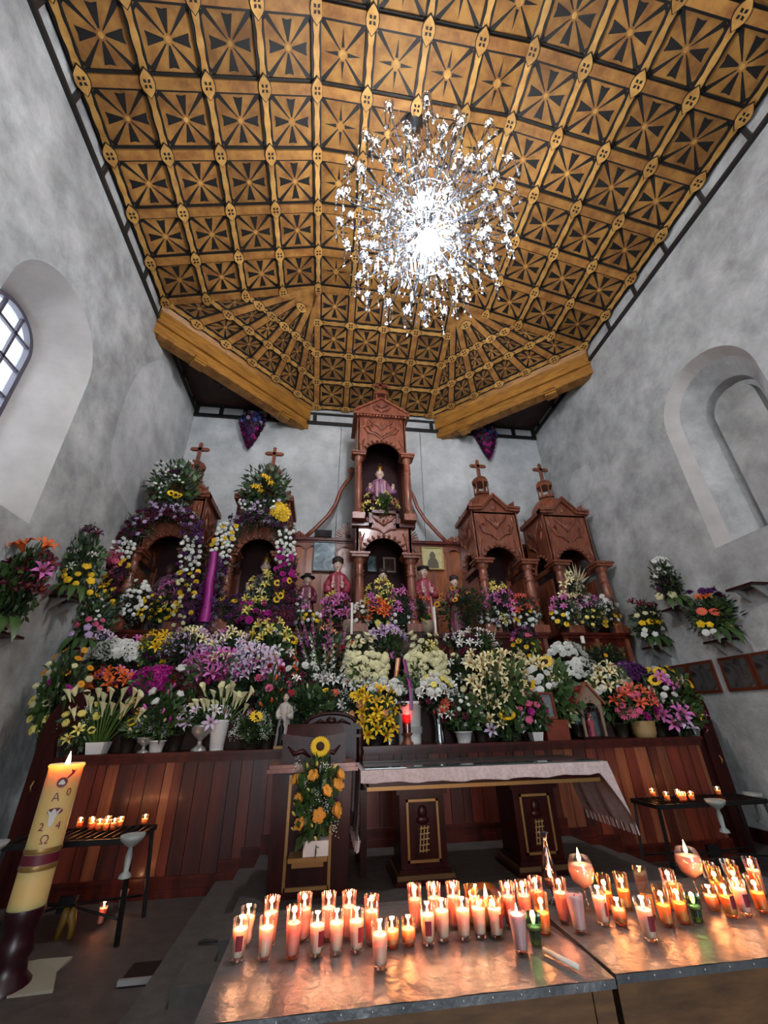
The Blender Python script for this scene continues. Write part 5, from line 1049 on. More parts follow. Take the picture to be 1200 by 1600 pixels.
# ---- pictures on the backboard and in the niche
def print_mat(name, cols, sc, bands=2.5):
    m = bpy.data.materials.new(name); m.use_nodes = True; N = m.node_tree.nodes; L = m.node_tree.links; b = N['Principled BSDF']; b.inputs['Roughness'].default_value = .3
    tc = N.new('ShaderNodeTexCoord'); nz = N.new('ShaderNodeTexNoise'); nz.inputs['Scale'].default_value = sc; nz.inputs['Detail'].default_value = 3; nz.inputs['Distortion'].default_value = 1.2; L.new(tc.outputs['Object'], nz.inputs['Vector'])
    rp = N.new('ShaderNodeValToRGB'); rp.color_ramp.elements[0].color = C(cols[0]); rp.color_ramp.elements[0].position = .3; rp.color_ramp.elements[1].color = C(cols[-1]); rp.color_ramp.elements[1].position = .7
    for i, c in enumerate(cols[1:-1]): e = rp.color_ramp.elements.new(.3+.4*(i+1)/(len(cols)-1)); e.color = C(c)
    L.new(nz.outputs['Fac'], rp.inputs[0]); L.new(rp.outputs[0], b.inputs['Base Color']); return m
def framed(name, label, loc, w, h, fw, fm, pm, rot=None, fig=None, tilt=0, glassy=True):
    t = thing(name, label, 'picture', loc)
    if rot is not None: t.rotation_euler = rot
    for nm_, (x0, x1, z0, z1) in (('a', (-w/2, w/2, 0, fw)), ('b', (-w/2, w/2, h-fw, h)), ('c', (-w/2, -w/2+fw, fw, h-fw)), ('d', (w/2-fw, w/2, fw, h-fw))):
        mb = MB(); mb.box(x0, x1, -.035, .01, z0, z1); mb.box(x0+.006, x1-.006, -.042, -.035, z0+.006, z1-.006); mb.build('frame_side', fm, t)
    mb = MB(); mb.box(-w/2+fw*.6, w/2-fw*.6, -.012, .008, fw*.6, h-fw*.6); pr = mb.build('print', pm, t)
    if fig:
        mb = MB(); pts = [(-.30, .02), (-.26, .35), (-.12, .55), (-.16, .62), (-.10, .78), (0, .86), (.10, .78), (.16, .62), (.12, .55), (.26, .35), (.30, .02)]
        iw, ih = w-2*fw, h-2*fw; mb.prism([(p[0]*iw, fw+p[1]*ih) for p in pts], 'y', -.016, -.012); mb.build('printed_figure', fig, pr)
    return t
M_FR = mat('frame_dark', '#3a2a20', .4); M_FRC = mat('frame_cedar', '#5a2614', .35, coat=.3)
Yp = 8.47
a, b = at(487, 893, Yp), at(526, 847, Yp); framed('framed_painting', 'dark-framed blue-grey painting left of the centre tower', ((a.x+b.x)/2, Yp, a.z), b.x-a.x, b.z-a.z, .03, M_FR, print_mat('blue_print', ['#27353b', '#5d7680', '#a9b9bc'], 5))
a, b = at(660, 890, Yp), at(691, 856, Yp); framed('framed_icon', 'pale yellow framed icon with a dark figure right of the tower', ((a.x+b.x)/2, Yp, a.z), b.x-a.x, b.z-a.z, .03, mat('frame_gilt_pale', '#b3a468', .4), print_mat('icon_print', ['#a8a070', '#c9c090', '#b8aa6e'], 7), fig=mat('icon_figure', '#5a5240', .5))
a, b = at(574, 893, 8.3), at(588, 868, 8.3); framed('framed_print', 'small blue-grey print at the back of the lower centre niche', ((a.x+b.x)/2, 8.34, a.z), b.x-a.x, b.z-a.z, .02, M_FR, print_mat('niche_print_a', ['#31434a', '#587078', '#7c8e92'], 6))
a, b = at(599, 894, 8.3), at(618, 871, 8.3); framed('framed_print', 'small pale-framed brown print at the back of the lower centre niche', ((a.x+b.x)/2, 8.34, a.z), b.x-a.x, b.z-a.z, .035, mat('frame_tan', '#8f7f6c', .5), print_mat('niche_print_b', ['#2c1a18', '#4a2a26', '#39201c'], 6))
# four framed stations on the right wall
for (pb_, pt_, lab) in (((1089, 1086), (1040, 1046), 'framed picture with a grey print nearest the flowers on the right wall'), ((1132, 1083), (1071, 1039), 'second framed picture from the flowers on the right wall'),
                        ((1192, 1076), (1113, 1031), 'third framed picture from the flowers on the right wall'), ((1250, 1068), (1168, 1019), 'framed picture at the right picture edge, fourth from the flowers')):
    a, b = atx(pb_[0], pb_[1], XR), atx(pt_[0], pt_[1], XR); y0, y1 = a.y, b.y; w_ = .50
    framed('station_picture', lab, (XR-.02, (y0+y1)/2 if False else y0+w_/2, 1.83), w_-.015, .46, .04, M_FRC, print_mat('station_print', ['#1f1f22', '#4c4a4a', '#2d2b2c', '#757069'], 4), rot=(0, 0, PI/2), fig=mat('station_figure', '#29282a', .35))
# ---- purple sash, black speaker
mb = MB(); a, b = at(334, 862, 6.97), at(318, 972, 7.0); a.z = min(a.z, 5); d = (b-a); n = 10
vs = []
for i in range(n+1):
    p = a + d*i/n; w_ = .065+.03*i/n; y = .02*math.sin(i*1.1); vs += [(p.x-a.x-w_, p.y-6.98+y, p.z-b.z), (p.x-a.x+w_*.2, p.y-6.98+y-.03, p.z-b.z), (p.x-a.x+w_, p.y-6.98+y, p.z-b.z), (p.x-a.x, p.y-6.98+y+.02, p.z-b.z)]
mb.add(vs, [(i*4+k, i*4+(k+1) % 4, i*4+4+(k+1) % 4, i*4+4+k) for i in range(n) for k in range(4)], 0, True)
tag(mb.build('purple_sash', mat('purple_satin', '#98247c', .35), None, (a.x, 6.98, b.z)), 'long purple satin sash hanging between the two garlanded turrets', 'sash')
a = at(491, 836, 8.47); t = thing('speaker_box', 'small black loudspeaker box on the backboard ledge', 'speaker', (a.x+.2, 8.47, 2.95+2.22+.072)); mb = MB(); mb.box(-.19, .19, -.06, .08, 0, .16); mb.build('cabinet', M_IRON, t); mb = MB(); mb.box(-.17, .17, -.07, -.06, .02, .14); mb.build('grille', M_HAT, t)
# ---- tall altar candles, straw jars
M_WAX = mat('white_wax', '#d8d4c8', .5, sss=.3); M_BRASS = mat('brass', '#8f7a5a', .35, metal=.8)
def candlestick(px, ptop, pmid, Y, label, base=None, r=.022):
    c, m = at(px, ptop, Y), at(px, pmid, Y); z0 = tier_z(Y) if base is None else base; t = thing('candlestick', label, 'candle', (c.x, Y, z0)); h = m.z-z0
    mb = MB(); mb.lathe([(.09, 0), (.085, .03), (.03, .06), (.022, h*.25), (.04, h*.3), (.02, h*.36), (.024, h*.6), (.042, h*.65), (.02, h*.7), (.022, h*.88), (.07, h*.95), (.075, h)], 12); mb.build('holder', M_BRASS, t)
    mb = MB(); mb.lathe([(r, h), (r*.96, c.z-z0), (0, c.z-z0+.006)], 10); mb.build('taper', M_WAX, t); mb = MB(); mb.tube([(0, 0, c.z-z0), (0, 0, c.z-z0+.02)], .003, 4); mb.build('wick', M_HAT, t)
candlestick(550, 942, 992, 6.95, 'tall white altar candle left of the hanging ribbons')
candlestick(678, 948, 995, 6.95, 'tall white altar candle right of the hanging ribbons')
candlestick(447, 984, 1004, 6.95, 'short white candle by the left sunflowers')
candlestick(909, 994, 1006, 6.95, 'stubby candle on a brass stick before the right pedestal', r=.035)
candlestick(831, 1016, 1036, 6.6, 'thin white candle behind the right yellow lilies')
candlestick(302, 984, 1002, 6.95, 'small white candle in the left lily bank')
for px, nm in ((546, 'left'), (668, 'right')):
    c = at(px, 982, 7.38); t = thing('straw_jar', f'round straw jar by the {nm} tall altar candle', 'jar', (c.x, 7.38, ZS)); mb = MB(); mb.lathe([(.07, 0), (.12, .05), (.14, .13), (.12, .2), (.10, .22), (.08, .18)], 14); mb.build('jar', mat('straw', '#8f826a', .8), t); put('foliage', foliage('palm', 2), t, (0, -.05, .25), None, (.2, .12, .12))
# ---- centre of the counter: bucket with ribbons and the red sanctuary lamp
c = at(640, 1150, 6.04); t = thing('white_bucket', 'white draped bucket behind the red sanctuary lamp', 'bucket', (c.x, 6.04, ZC))
mb = MB(); mb.lathe([(.15, 0), (.17, .5), (.18, .5), (.18, .47)], 20); mb.build('bucket', M_WHITE, t); mb = MB(); mb.lathe([(.172, .12), (.178, .2)], 20, caps=False); mb.build('band', mat('grey_band', '#9a9594', .6), t); put('foliage', foliage('broad', 2), t, (0, 0, .65), None, (.22, .16, .22))
def ribbon(label, pts, w, cols, Y0):
    P = [at(p[0], p[1], p[2]) for p in pts]; b = P[-1]; t = thing('ribbon', label, 'ribbon', b)
    for k, c_ in enumerate(cols):
        mb = MB(); vs = []; n = len(cols); xa, xb = (-.5+k/n)*w, (-.5+(k+1)/n)*w
        for p in P: q_ = p-b; vs += [(q_.x+xa, q_.y-.003, q_.z), (q_.x+xb, q_.y-.003, q_.z), (q_.x+xb, q_.y+.003, q_.z), (q_.x+xa, q_.y+.003, q_.z)]
        mb.add(vs, [(i*4+j, i*4+(j+1) % 4, i*4+4+(j+1) % 4, i*4+4+j) for i in range(len(P)-1) for j in range(4)]); mb.build('stripe', mat('ribbon_'+c_.strip('#'), c_, .35), t)
ribbon('yellow and red striped ribbon hanging between the cream chrysanthemums', [(622, 1028, 6.2), (620, 1048, 6.12), (617, 1068, 6.1)], .06, ['#8a2222', '#c9a02a', '#8a2222'], 6.1)
ribbon('magenta ribbon falling over the rim of the white bucket', [(631, 1030, 6.2), (636, 1050, 6.05), (642, 1075, 5.85), (643, 1110, 5.84)], .05, ['#8a2a6a', '#4a1a5a'], 6.1)
c = at(637, 1160, 5.86); t = thing('sanctuary_lamp', 'red glass sanctuary lamp glowing on a turned wooden stand', 'lamp', (c.x, 5.86, ZC))
mb = MB(); mb.lathe([(.075, 0), (.075, .02), (.05, .04), (.045, .09), (.065, .11), (.07, .13)], 14); mb.build('stand', M_CEDAR, t)
mb = MB(); mb.lathe([(.05, .13), (.052, .33), (.046, .34)], 14, caps=False); mb.build('red_glass', glass('ruby_glass', '#c01526', .8), t)
mb = MB(); mb.lathe([(.035, .135), (.035, .24), (0, .245)], 12); mb.build('wax', mat('red_wax', '#b8303a', .5, sss=.5), t)
mb = MB(); mb.lathe([(0, .25), (.014, .265), (.01, .285), (0, .31)], 8); mb.build('flame', emit('red_lamp_flame', '#ff4a3a', 14, False), t)
l = bpy.data.lights.new('red_lamp_light', 'POINT'); l.energy = .5; l.color = (1, .1, .08); l.shadow_soft_size = .02; o = bpy.data.objects.new('red_lamp_light', l); COL.objects.link(o); o.parent = t; o.location = (0, 0, .285)
# ---- framed picture on a block, small shrine, small robed statue
c = at(870, 1150, 5.80); t = thing('cedar_block', 'orange-brown wooden box under the standing framed picture', 'box', (c.x, 5.84, ZC)); mb = MB(); mb.box(-.16, .16, -.1, .1, 0, .22); mb.build('box', mat('orange_wood', '#7a3014', .4, col2='#662510', scale=3), t); mb = MB(); mb.box(-.17, .17, -.11, .11, .22, .24); mb.build('lid', mat('orange_wood', '#7a3014', .4), t)
framed('standing_picture', 'small framed silvery relief standing on the wooden box', (c.x-.09, 5.80, ZC+.242), .27, .34, .03, mat('frame_orange', '#6a2a16', .4), print_mat('silver_relief', ['#3a3a3c', '#77777a', '#4c4c50'], 18), rot=(-.08, 0, 0))
c = at(928, 1152, 5.84); t = thing('small_shrine', 'small gabled wooden shrine with a red-robed figure behind glass', 'shrine', (c.x, 5.86, ZC)); W_ = .34
mb = MB(); mb.box(-W_/2-.03, W_/2+.05, -.12, .12, 0, .03); mb.build('base', M_MAHOG, t)
for s in (-1, 1): mb = MB(); mb.lathe([(.022, .03), (.018, .1), (.024, .2), (.018, .38), (.026, .42)], 8, (s*W_*.42, -.09, 0)); mb.build('pillar', mat('aged_wood', '#7d6a56', .6), t)
mb = MB(); poly = arch_poly(W_, .32, .12, [(-W_/2, .45), (0, .66), (W_/2, .45)]); mb.prism(poly, 'y', -.1, -.06); mb.build('gable_front', mat('aged_wood', '#7d6a56', .6), t)
for s in (-1, 1): mb = MB(); mb.bar((s*(W_/2+.05), -.02, .42), (0, -.02, .70), .2, .03, (0, 0, 1)); mb.build('roof_board', M_CEDAR, t)
mb = MB(); mb.box(-W_/2, W_/2, .06, .09, .03, .5); mb.build('back', mat('shrine_back', '#4c5a60', .5), t)
mb = MB(); mb.lathe([(.055, .03), (.045, .15), (.05, .22), (.02, .25), (.028, .28), (.026, .31), (0, .33)], 10); mb.build('figure', M_ROBE, t)
c = at(440, 1165, 5.80); s_ = saint('saint_statue', 'small statue in white cape with red sash standing left of the chair', c.x, 5.90, ZC, .62, mat('white_cape', '#b9b2a6', .7), 'hair')
c = at(436, 1172, 5.7); t = thing('black_figurine', 'thin black figurine on a gold stand at the counter edge', 'figurine', (c.x, 5.78, ZC)); mb = MB(); mb.box(-.07, .07, -.05, .05, 0, .03); mb.build('stand', M_GILT, t); mb = MB(); mb.lathe([(.04, .03), (.03, .15), (.035, .22), (.015, .26), (.022, .29), (0, .33)], 8); mb.build('figure', M_IRON, t)
# ================================================================== altar table
ZA = .30
M_GILT2 = mat('worn_gilt', '#5f4a2c', .5, metal=.3)
al = thing('altar_table', 'mahogany altar table on two pedestals with gilt-framed emblems', 'table', (1.52, 4.62, ZA)); H = .86
mb = MB(); mb.box(-1.14, 1.20, -.34, .44, H-.03, H); mb.build('tabletop', M_MAHOG, al)
mb = MB(); mb.box(-1.08, 1.12, -.30, .40, H-.15, H-.03); mb.build('apron', M_MAHOG, al); mb = MB(); mb.box(-1.10, 1.14, -.315, -.30, H-.16, H-.13); mb.build('gilt_moulding', M_GILT, al)
mb = MB(); mb.box(-1.12, 1.18, -.33, .43, H+.006, H+.014); mb.build('glass_top', mat('table_glass', '#3c4a48', .03, spec=.8), al)
for xa, xb in ((-.78, -.36), (.32, .74)):
    xm = (xa+xb)/2; w_ = xb-xa
    mb = MB(); mb.box(xa, xb, -.12, .30, .10, H-.18); ped = mb.build('pedestal', M_MAHOG, al)
    mb = MB(); mb.box(xa-.03, xb+.03, -.15, .33, H-.22, H-.15); mb.build('pedestal_cap', M_MAHOG, ped)
    for i, (g, z) in enumerate(((.07, 0), (.045, .033), (.022, .066))): mb = MB(); mb.box(xa-g, xb+g, -.12-g, .30+g, z, z+.033); mb.build('plinth_step', M_MAHOG if i != 1 else M_GILT2, ped)
    z0, z1 = .14, H-.26; e = .02
    for (q0, q1, r0, r1) in ((xa+.06, xb-.06, z0, z0+e), (xa+.06, xb-.06, z1-e, z1), (xa+.06, xa+.06+e, z0, z1), (xb-.06-e, xb-.06, z0, z1)): mb = MB(); mb.box(q0, q1, -.132, -.12, r0, r1); mb.build('gilt_frame', M_GILT, ped)
    mb = MB()                                                                 # gridiron emblem with a round head above it
    for k in range(3): x = xm-.03+.03*k; mb.bar((x-.012, -.128, .21), (x+.012, -.128, .40), .007, .01, (0, 1, 0))
    for k in range(5): z = .22+.04*k; mb.bar((xm-.045+.003*k, -.128, z), (xm+.045+.003*k, -.128, z+.006), .007, .01, (0, 1, 0))
    mb.build('gridiron_emblem', mat('emblem_gold', '#b59a62', .4, metal=.3), ped)
    mb = MB(); mb.ball((xm, -.12, .50), .045, .02, .055, 12, 8); mb.ball((xm+.0, -.12, .44), .06, .015, .035, 12, 6); mb.build('carved_head', M_MAHOG, ped)
# lace altar cloth with folds
cl = MB(); nx, ny = 90, 10; M_CLOTH = mat('lace_cloth', '#c9bdbb', .8, col2='#b3a4a2', scale=30, bump=.3, bscale=60)
def sheet(mb, P, off=(0, .004, -.004)):
    n, m = len(P), len(P[0]); vs = [p for r in P for p in r]; mb.add(vs, [(i*m+j, i*m+j+1, (i+1)*m+j+1, (i+1)*m+j) for i in range(n-1) for j in range(m-1)], 0, True)
    vs2 = [Vector(p)+Vector(off) for p in vs]; mb.add(vs2, [((i+1)*m+j, (i+1)*m+j+1, i*m+j+1, i*m+j) for i in range(n-1) for j in range(m-1)], 0, True)
top = [[Vector((-1.16+2.38*i/nx, -.36+.82*j/4, H+.003)) for j in range(5)] for i in range(nx+1)]; sheet(cl, top)
fr = []
for i in range(nx+1):
    u = i/nx; x = -1.16+2.38*u; cr = max(0, (u-.95)/.05)**2; dr = .082+.02*math.sin(u*2.6+.3)+.006*math.sin(u*37)+.34*cr; f_ = .012*math.sin(u*70)+.008*math.sin(u*113+1)
    fr.append([Vector((x+.01*math.sin(u*50)*k/3+.10*cr*k/3, -.362-(.014+f_)*k/3-.004, H+.003-dr*k/3)) for k in range(4)])
sheet(cl, fr)
for s, xe, L in ((-1, -1.162, .50), (1, 1.222, .50)):
    sd = []
    for i in range(61):
        u = i/60; y = -.36+.82*u; f_ = .007*math.sin(u*15)+.003*math.sin(u*31)
        sd.append([Vector((xe+s*(.015+f_+.10*(k/5 if s > 0 else .1*k/5))*k/5, y-(.04*k/5 if s > 0 else 0), H+.003-L*k/5)) for k in range(6)])
    sheet(cl, sd, (-s*.006, 0, 0))
clo = tag(cl.build('altar_cloth', M_CLOTH, None, (1.52, 4.62, ZA)), 'pinkish white lace cloth draped over the altar table', 'tablecloth')
fg = MB()
for s, xe, L in ((-1, -1.175, .50), (1, 1.345, .50)):
    for k in range(42): y = -.38+.8*k/41; x = xe+.012*math.sin(k*1.7); fg.bar((x, y, H-L+.01), (x+s*.015, y+.004*math.sin(k), H-L-.07), .012, .004, (0, 1, 0))
tag(fg.build('fringe', M_CLOTH, clo), kind='stuff')
# ================================================================== ambo (reading stand) with its flowers
am = thing('ambo', 'tall dark polished reading stand with a gilt-edged front panel', 'lectern', (-.06, 4.36, ZA)); w_ = .70; H2 = .92
mb = MB(); mb.prism([(-w_/2+.03, 0), (w_/2-.03, 0), (w_/2, H2-.06), (-w_/2, H2-.06)], 'y', 0, .42); mb.build('body', M_MAHOG, am)
mb = MB(); mb.box(-w_/2-.05, w_/2+.05, -.05, .46, H2-.06, H2-.03); mb.box(-w_/2-.03, w_/2+.03, -.03, .44, H2-.03, H2); mb.build('cornice', M_CEDAR, am)
for x in (-.19, .17): mb = MB(); mb.box(x-.012, x+.012, -.018, 0, .05, H2-.08); mb.build('gilt_strip', M_GILT, am)
mb = MB(); mb.box(-.19, .17, -.018, 0, .05, .075); mb.build('gilt_strip', M_GILT, am)
mb = MB(); mb.box(-.16, .15, -.20, 0, .27, .30); mb.box(-.13, .12, -.16, 0, .23, .265); mb.build('bracket_shelf', M_GILT, am)
mb = MB(); mb.prism([(.05, H2), (.40, H2), (.40, H2+.30), (.34, H2+.32)], 'x', -.28, .28); mb.build('book_rest', M_MAHOG, am)
bs = MB(); bs.box(-.29, .29, .03, .05, H2+.0, H2+.20)
for s in (-1, 1): bs.bar((s*.30, .025, H2+.22), (0, .025, H2+.18), .05, .035, (0, 1, 0))
for s in (-1, 1): bs.tube([(s*.03, .03, H2+.05), (s*.1, .018, H2+.1), (s*.18, .018, H2+.08), (s*.24, .03, H2+.14)], [.01, .022, .02, .006], 6)
bs.build('carved_front', M_MAHOG, am)
t = bouquet('rose_cone', 'tall cone of apricot roses topped by a sunflower on the reading stand', 0, 0, .40, 4, [('rose', 'apricot', 9, .95, .12, .92), ('baby', 'white', 7, .6, .1, .9), ('bud', 'lemon', 8, .7, .05, .9)], 'broad', 'box', 12, base=(-.005, 4.24, ZA+.302), vh=.10, vr=.10, depth=.24, h=.72, shape='col', dens=1)
put('sunflower_bloom', bloom('sunflower', 'yellow'), t, mat4=Matrix.Translation((.0, -.06, .76)) @ Vector((.05, -1, .45)).to_track_quat('Z', 'Y').to_matrix().to_4x4() @ Matrix.Scale(.17, 4))
# presider's chair behind it
c0, c1 = at(470, 1150, 5.25), at(562, 1150, 5.25); cw = c1.x-c0.x; chx = (c0.x+c1.x)/2; chh = at(515, 1117, 5.25).z-ZA
chr_ = thing('presider_chair', 'carved dark wooden chair with an arched crest behind the reading stand', 'chair', (chx, 5.2, ZA))
pts = [(-cw/2+.04, .45), (-cw/2+.04, chh-.14), (-cw/2, chh-.14), (-cw/2, chh-.09)] + [((cw/2)*math.cos(PI-PI*i/10)*.8, chh-.09+.09*math.sin(PI*i/10)) for i in range(11)] + [(cw/2, chh-.09), (cw/2, chh-.14), (cw/2-.04, chh-.14), (cw/2-.04, .45)]
mb = MB(); mb.prism(pts, 'y', .0, .06); mb.build('backrest', M_MAHOG, chr_)
mb = MB(); mb.tube([((cw/2)*math.cos(PI-PI*i/12)*.84, -.005, chh-.085+.1*math.sin(PI*i/12)) for i in range(13)], .02, 6); mb.build('crest_moulding', M_MAHOG, chr_)
for z in (chh-.15, chh-.23): mb = MB(); mb.box(-cw/2-.01, cw/2+.01, -.03, .07, z, z+.03); mb.build('rail', M_MAHOG, chr_)
mb = MB(); mb.ball((0, -.005, chh-.06), .06, .02, .045, 12, 6); mb.tube([(-.22, 0, chh-.10), (-.12, -.01, chh-.06), (-.05, 0, chh-.09)], [.008, .02, .01], 6); mb.tube([(.22, 0, chh-.10), (.12, -.01, chh-.06), (.05, 0, chh-.09)], [.008, .02, .01], 6); mb.build('carving', M_MAHOG, chr_)
for s in (-1, 1):
    mb = MB(); mb.lathe([(.04, 0), (.04, .4), (.03, .5), (.045, .55), (.03, .6), (.045, .75), (.035, .9), (.05, .95), (.035, 1.0), (.05, 1.05), (.03, chh-.15)], 10, (s*(cw/2), .03, 0)); mb.build('back_post', M_MAHOG, chr_)
    mb = MB(); mb.box(s*(cw/2)-.03, s*(cw/2)+.03, -.46, -.40, 0, .62); mb.build('leg', M_MAHOG, chr_); mb = MB(); mb.box(s*(cw/2)-.035, s*(cw/2)+.035, -.48, .02, .62, .66); mb.build('armrest', M_MAHOG, chr_)
mb = MB(); mb.box(-cw/2, cw/2, -.44, .03, .38, .46); mb.build('seat', M_MAHOG, chr_)
# ================================================================== flames and votive candles
M_FLAME = emit('flame', '#ffcf86', 14, False)
M_VGLASS = glass('votive_glass', '#fff3ea', .80, .04); M_AMBER = glass('amber_glass', '#ffd9b0', .78, .05); M_PINKG = glass('pink_glass', '#ffd0c8', .78, .05)
M_VWAX = mat('votive_wax', '#f0cdc0', .5, sss=1.0, sssr=(.06, .035, .025)); M_VWAX2 = mat('votive_wax_yellow', '#e6b878', .5, sss=1.0, sssr=(.05, .025, .01)); M_VWAX3 = mat('votive_wax_lilac', '#cdb6c6', .5, sss=1.0, sssr=(.04, .02, .015))
M_LABEL = mat('red_label', '#7c1f2a', .5); M_GREEN = glass('green_glass', '#4f8a62', .8, .05); M_DARKG = glass('dark_glass', '#8a6a70', .8, .05)
def flame_mesh(k=1.0):
    mb = MB(); mb.lathe([(0, 0), (.006*k, .006*k), (.0075*k, .014*k), (.005*k, .026*k), (.0015*k, .04*k), (0, .046*k)], 8); return mb.mesh('flame', [M_FLAME])
ME_FLAME = flame_mesh(); ME_FLAME_BIG = flame_mesh(1.6)
def wick_mesh(): mb = MB(); mb.tube([(0, 0, 0), (0, 0, .008)], .0015, 4); return mb.mesh('wick', [M_HAT])
ME_WICK = wick_mesh()
def flame_light(par, loc, e, r=.012):
    l = bpy.data.lights.new('candle_light', 'POINT'); l.energy = e; l.color = (1.0, .45, .22); l.shadow_soft_size = r; o = bpy.data.objects.new('candle_light', l); COL.objects.link(o); o.parent = par; o.location = loc
VM = {}
def votive_meshes(kind):
    if kind in VM: return VM[kind]
    g = MB(); w = MB(); wax = M_VWAX; gm = M_VGLASS; extra = None
    if kind == 'tumbler': g.lathe([(.0, .002), (.026, .0), (.0275, .012), (.036, .135)], 16, caps=False); g.lathe([(.0, .012), (.0265, .012)], 16, caps=False); w.lathe([(.0258, .013), (.0325, .100), (.022, .098), (0, .097)], 16); zt = .097
    elif kind == 'tall': g.lathe([(.0, .002), (.026, .0), (.028, .012), (.037, .165)], 16, caps=False); w.lathe([(.0265, .013), (.0335, .112), (.02, .110), (0, .109)], 16); zt = .109; gm = M_PINKG
    elif kind == 'amber': g.lathe([(.0, .002), (.027, .0), (.029, .012), (.036, .145)], 16, caps=False); w.lathe([(.027, .013), (.031, .075), (.02, .073), (0, .072)], 16); zt = .072; gm = M_AMBER; wax = M_VWAX2
    elif kind == 'short': g.lathe([(.0, .002), (.026, .0), (.030, .012), (.034, .09)], 16, caps=False); w.lathe([(.0285, .013), (.031, .055), (.02, .053), (0, .052)], 16); zt = .052; gm = M_AMBER
    elif kind == 'green': g.lathe([(.0, .002), (.022, .0), (.024, .012), (.026, .045)], 16, caps=False); g.lathe([(.026, .045), (.032, .05), (.036, .10)], 16, caps=False); w.lathe([(.025, .046), (.03, .056), (0, .055)], 16); zt = .055; gm = M_GREEN
    elif kind == 'lilac': g.lathe([(.0, .002), (.027, .0), (.029, .012), (.0385, .130)], 16, caps=False); w.lathe([(.027, .013), (.0365, .122), (0, .121)], 16); zt = .121; wax = M_VWAX3
    elif kind == 'globe': g.lathe([(.0, .002), (.035, .0), (.06, .02), (.085, .06), (.088, .09), (.072, .135), (.055, .155)], 20, caps=False); w.lathe([(.034, .004), (.058, .022), (.082, .06), (.083, .092), (.04, .096), (0, .094)], 20); zt = .095; gm = M_AMBER; wax = M_VWAX2
    elif kind == 'goblet': g.lathe([(.04, .0), (.036, .006), (.006, .012), (.005, .07), (.02, .08), (.055, .11), (.068, .15), (.062, .19), (.05, .215)], 20, caps=False); w.lathe([(.006, .08), (.052, .11), (.065, .15), (.061, .180), (.03, .182), (0, .180)], 20); zt = .181
    elif kind == 'vase': g.lathe([(.03, .0), (.028, .004), (.005, .02), (.005, .05), (.03, .08), (.042, .12), (.034, .17), (.02, .23), (.017, .28), (.03, .31)], 16, caps=False); w.lathe([(.006, .055), (.026, .08), (.034, .1), (0, .099)], 14); zt = .099; gm = M_DARKG
    elif kind == 'square': g.lathe([(.0, .002), (.036, .0), (.042, .01), (.047, .19)], 4, caps=False, smooth=False); w.lathe([(.035, .012), (.038, .08), (0, .079)], 4, smooth=False); zt = .08; gm = M_VGLASS; wax = M_VWAX2
    VM[kind] = (g.mesh('glass', [gm]), w.mesh('wax', [wax]), zt); return VM[kind]
def label_mesh():
    mb = MB(); n = 5; vs = []
    for i in range(n+1):
        a = -.45+.9*i/n
        for z, r in ((.035, .0315), (.085, .0345)): vs.append((r*math.sin(a), -r*math.cos(a), z))
    mb.add(vs, [(2*i, 2*i+2, 2*i+3, 2*i+1) for i in range(n)]); return mb.mesh('sticker', [M_LABEL])
ME_LABEL = label_mesh()
TT = .65
def votive(px, py, kind, label, z=TT, lit=True, sticker=False, k=1.0, pos=None, energy=None, group=None, light=True):
    p = Vector(pos) if pos else atz(px, py, z); q = random.Random(int(px*3+py)); t = thing('votive_candle', label, 'candle', (p.x, p.y, z+.001), q.uniform(-.5, .5), group); t.scale = (k,)*3
    g, w, zt = votive_meshes(kind); put('glass', g, t); put('wax', w, t)
    if sticker: put('sticker', ME_LABEL, t, (0, 0, 0), (0, 0, q.uniform(.2, .7)))
    put('wick', ME_WICK, t, (0, 0, zt))
    if lit:
        put('flame', ME_FLAME if kind not in ('globe', 'goblet', 'vase') else ME_FLAME_BIG, t, (0, 0, zt+.006), None, q.uniform(.65, .95))
        if light: flame_light(t, (0, 0, zt+.03), energy or CANDLE_W)
    return t
# sheet-metal topped table in front
M_ZINC = mat('zinc_sheet', '#74777a', .36, metal=.5, col2='#55585c', scale=5, bump=.55, bscale=7, coords='Geo')
M_TWOOD = mat('worn_table_wood', '#6b4a2a', .6, col2='#47301b', scale=4, stretch=(1, 5, 5), coords='Geo')
def candle_table(label, x0, x1, y0, y1):
    t = thing('candle_table', label, 'table', ((x0+x1)/2, (y0+y1)/2, 0)); w, d = (x1-x0)/2, (y1-y0)/2
    mb = MB(); nx, ny = 24, 14; q = random.Random(int(x0*100)); vs = []
    for j in range(ny+1):
        for i in range(nx+1): vs.append((-w+2*w*i/nx, -d+2*d*j/ny, TT-.0015+.0012*math.sin(i*1.3+j*.7)-.0008))
    mb.add(vs, [(j*(nx+1)+i, j*(nx+1)+i+1, (j+1)*(nx+1)+i+1, (j+1)*(nx+1)+i) for j in range(ny) for i in range(nx)], 0, True)
    mb.box(-w, w, -d-.002, d, TT-.03, TT-.004); mb.build('metal_top', M_ZINC, t)
    for k in range(14): mb = MB(); mb.ball((-w+.05+(2*w-.1)*k/13, -d-.003, TT-.016), .005, .003, .005, 6, 4); mb.build('nail', M_SILVER, t)
    mb = MB(); mb.box(-w+.03, w-.03, -d+.03, -d+.06, TT-.26, TT-.03); mb.build('apron', M_TWOOD, t); mb = MB(); mb.box(-w+.03, w-.03, d-.06, d-.03, TT-.2, TT-.03); mb.build('apron', M_TWOOD, t)
    for sx_ in (-1, 1):
        for sy in (-1, 1): mb = MB(); mb.box(sx_*(w-.05)-.04, sx_*(w-.05)+.04, sy*(d-.06)-.04, sy*(d-.06)+.04, 0, TT-.03); mb.build('leg', M_TWOOD, t)
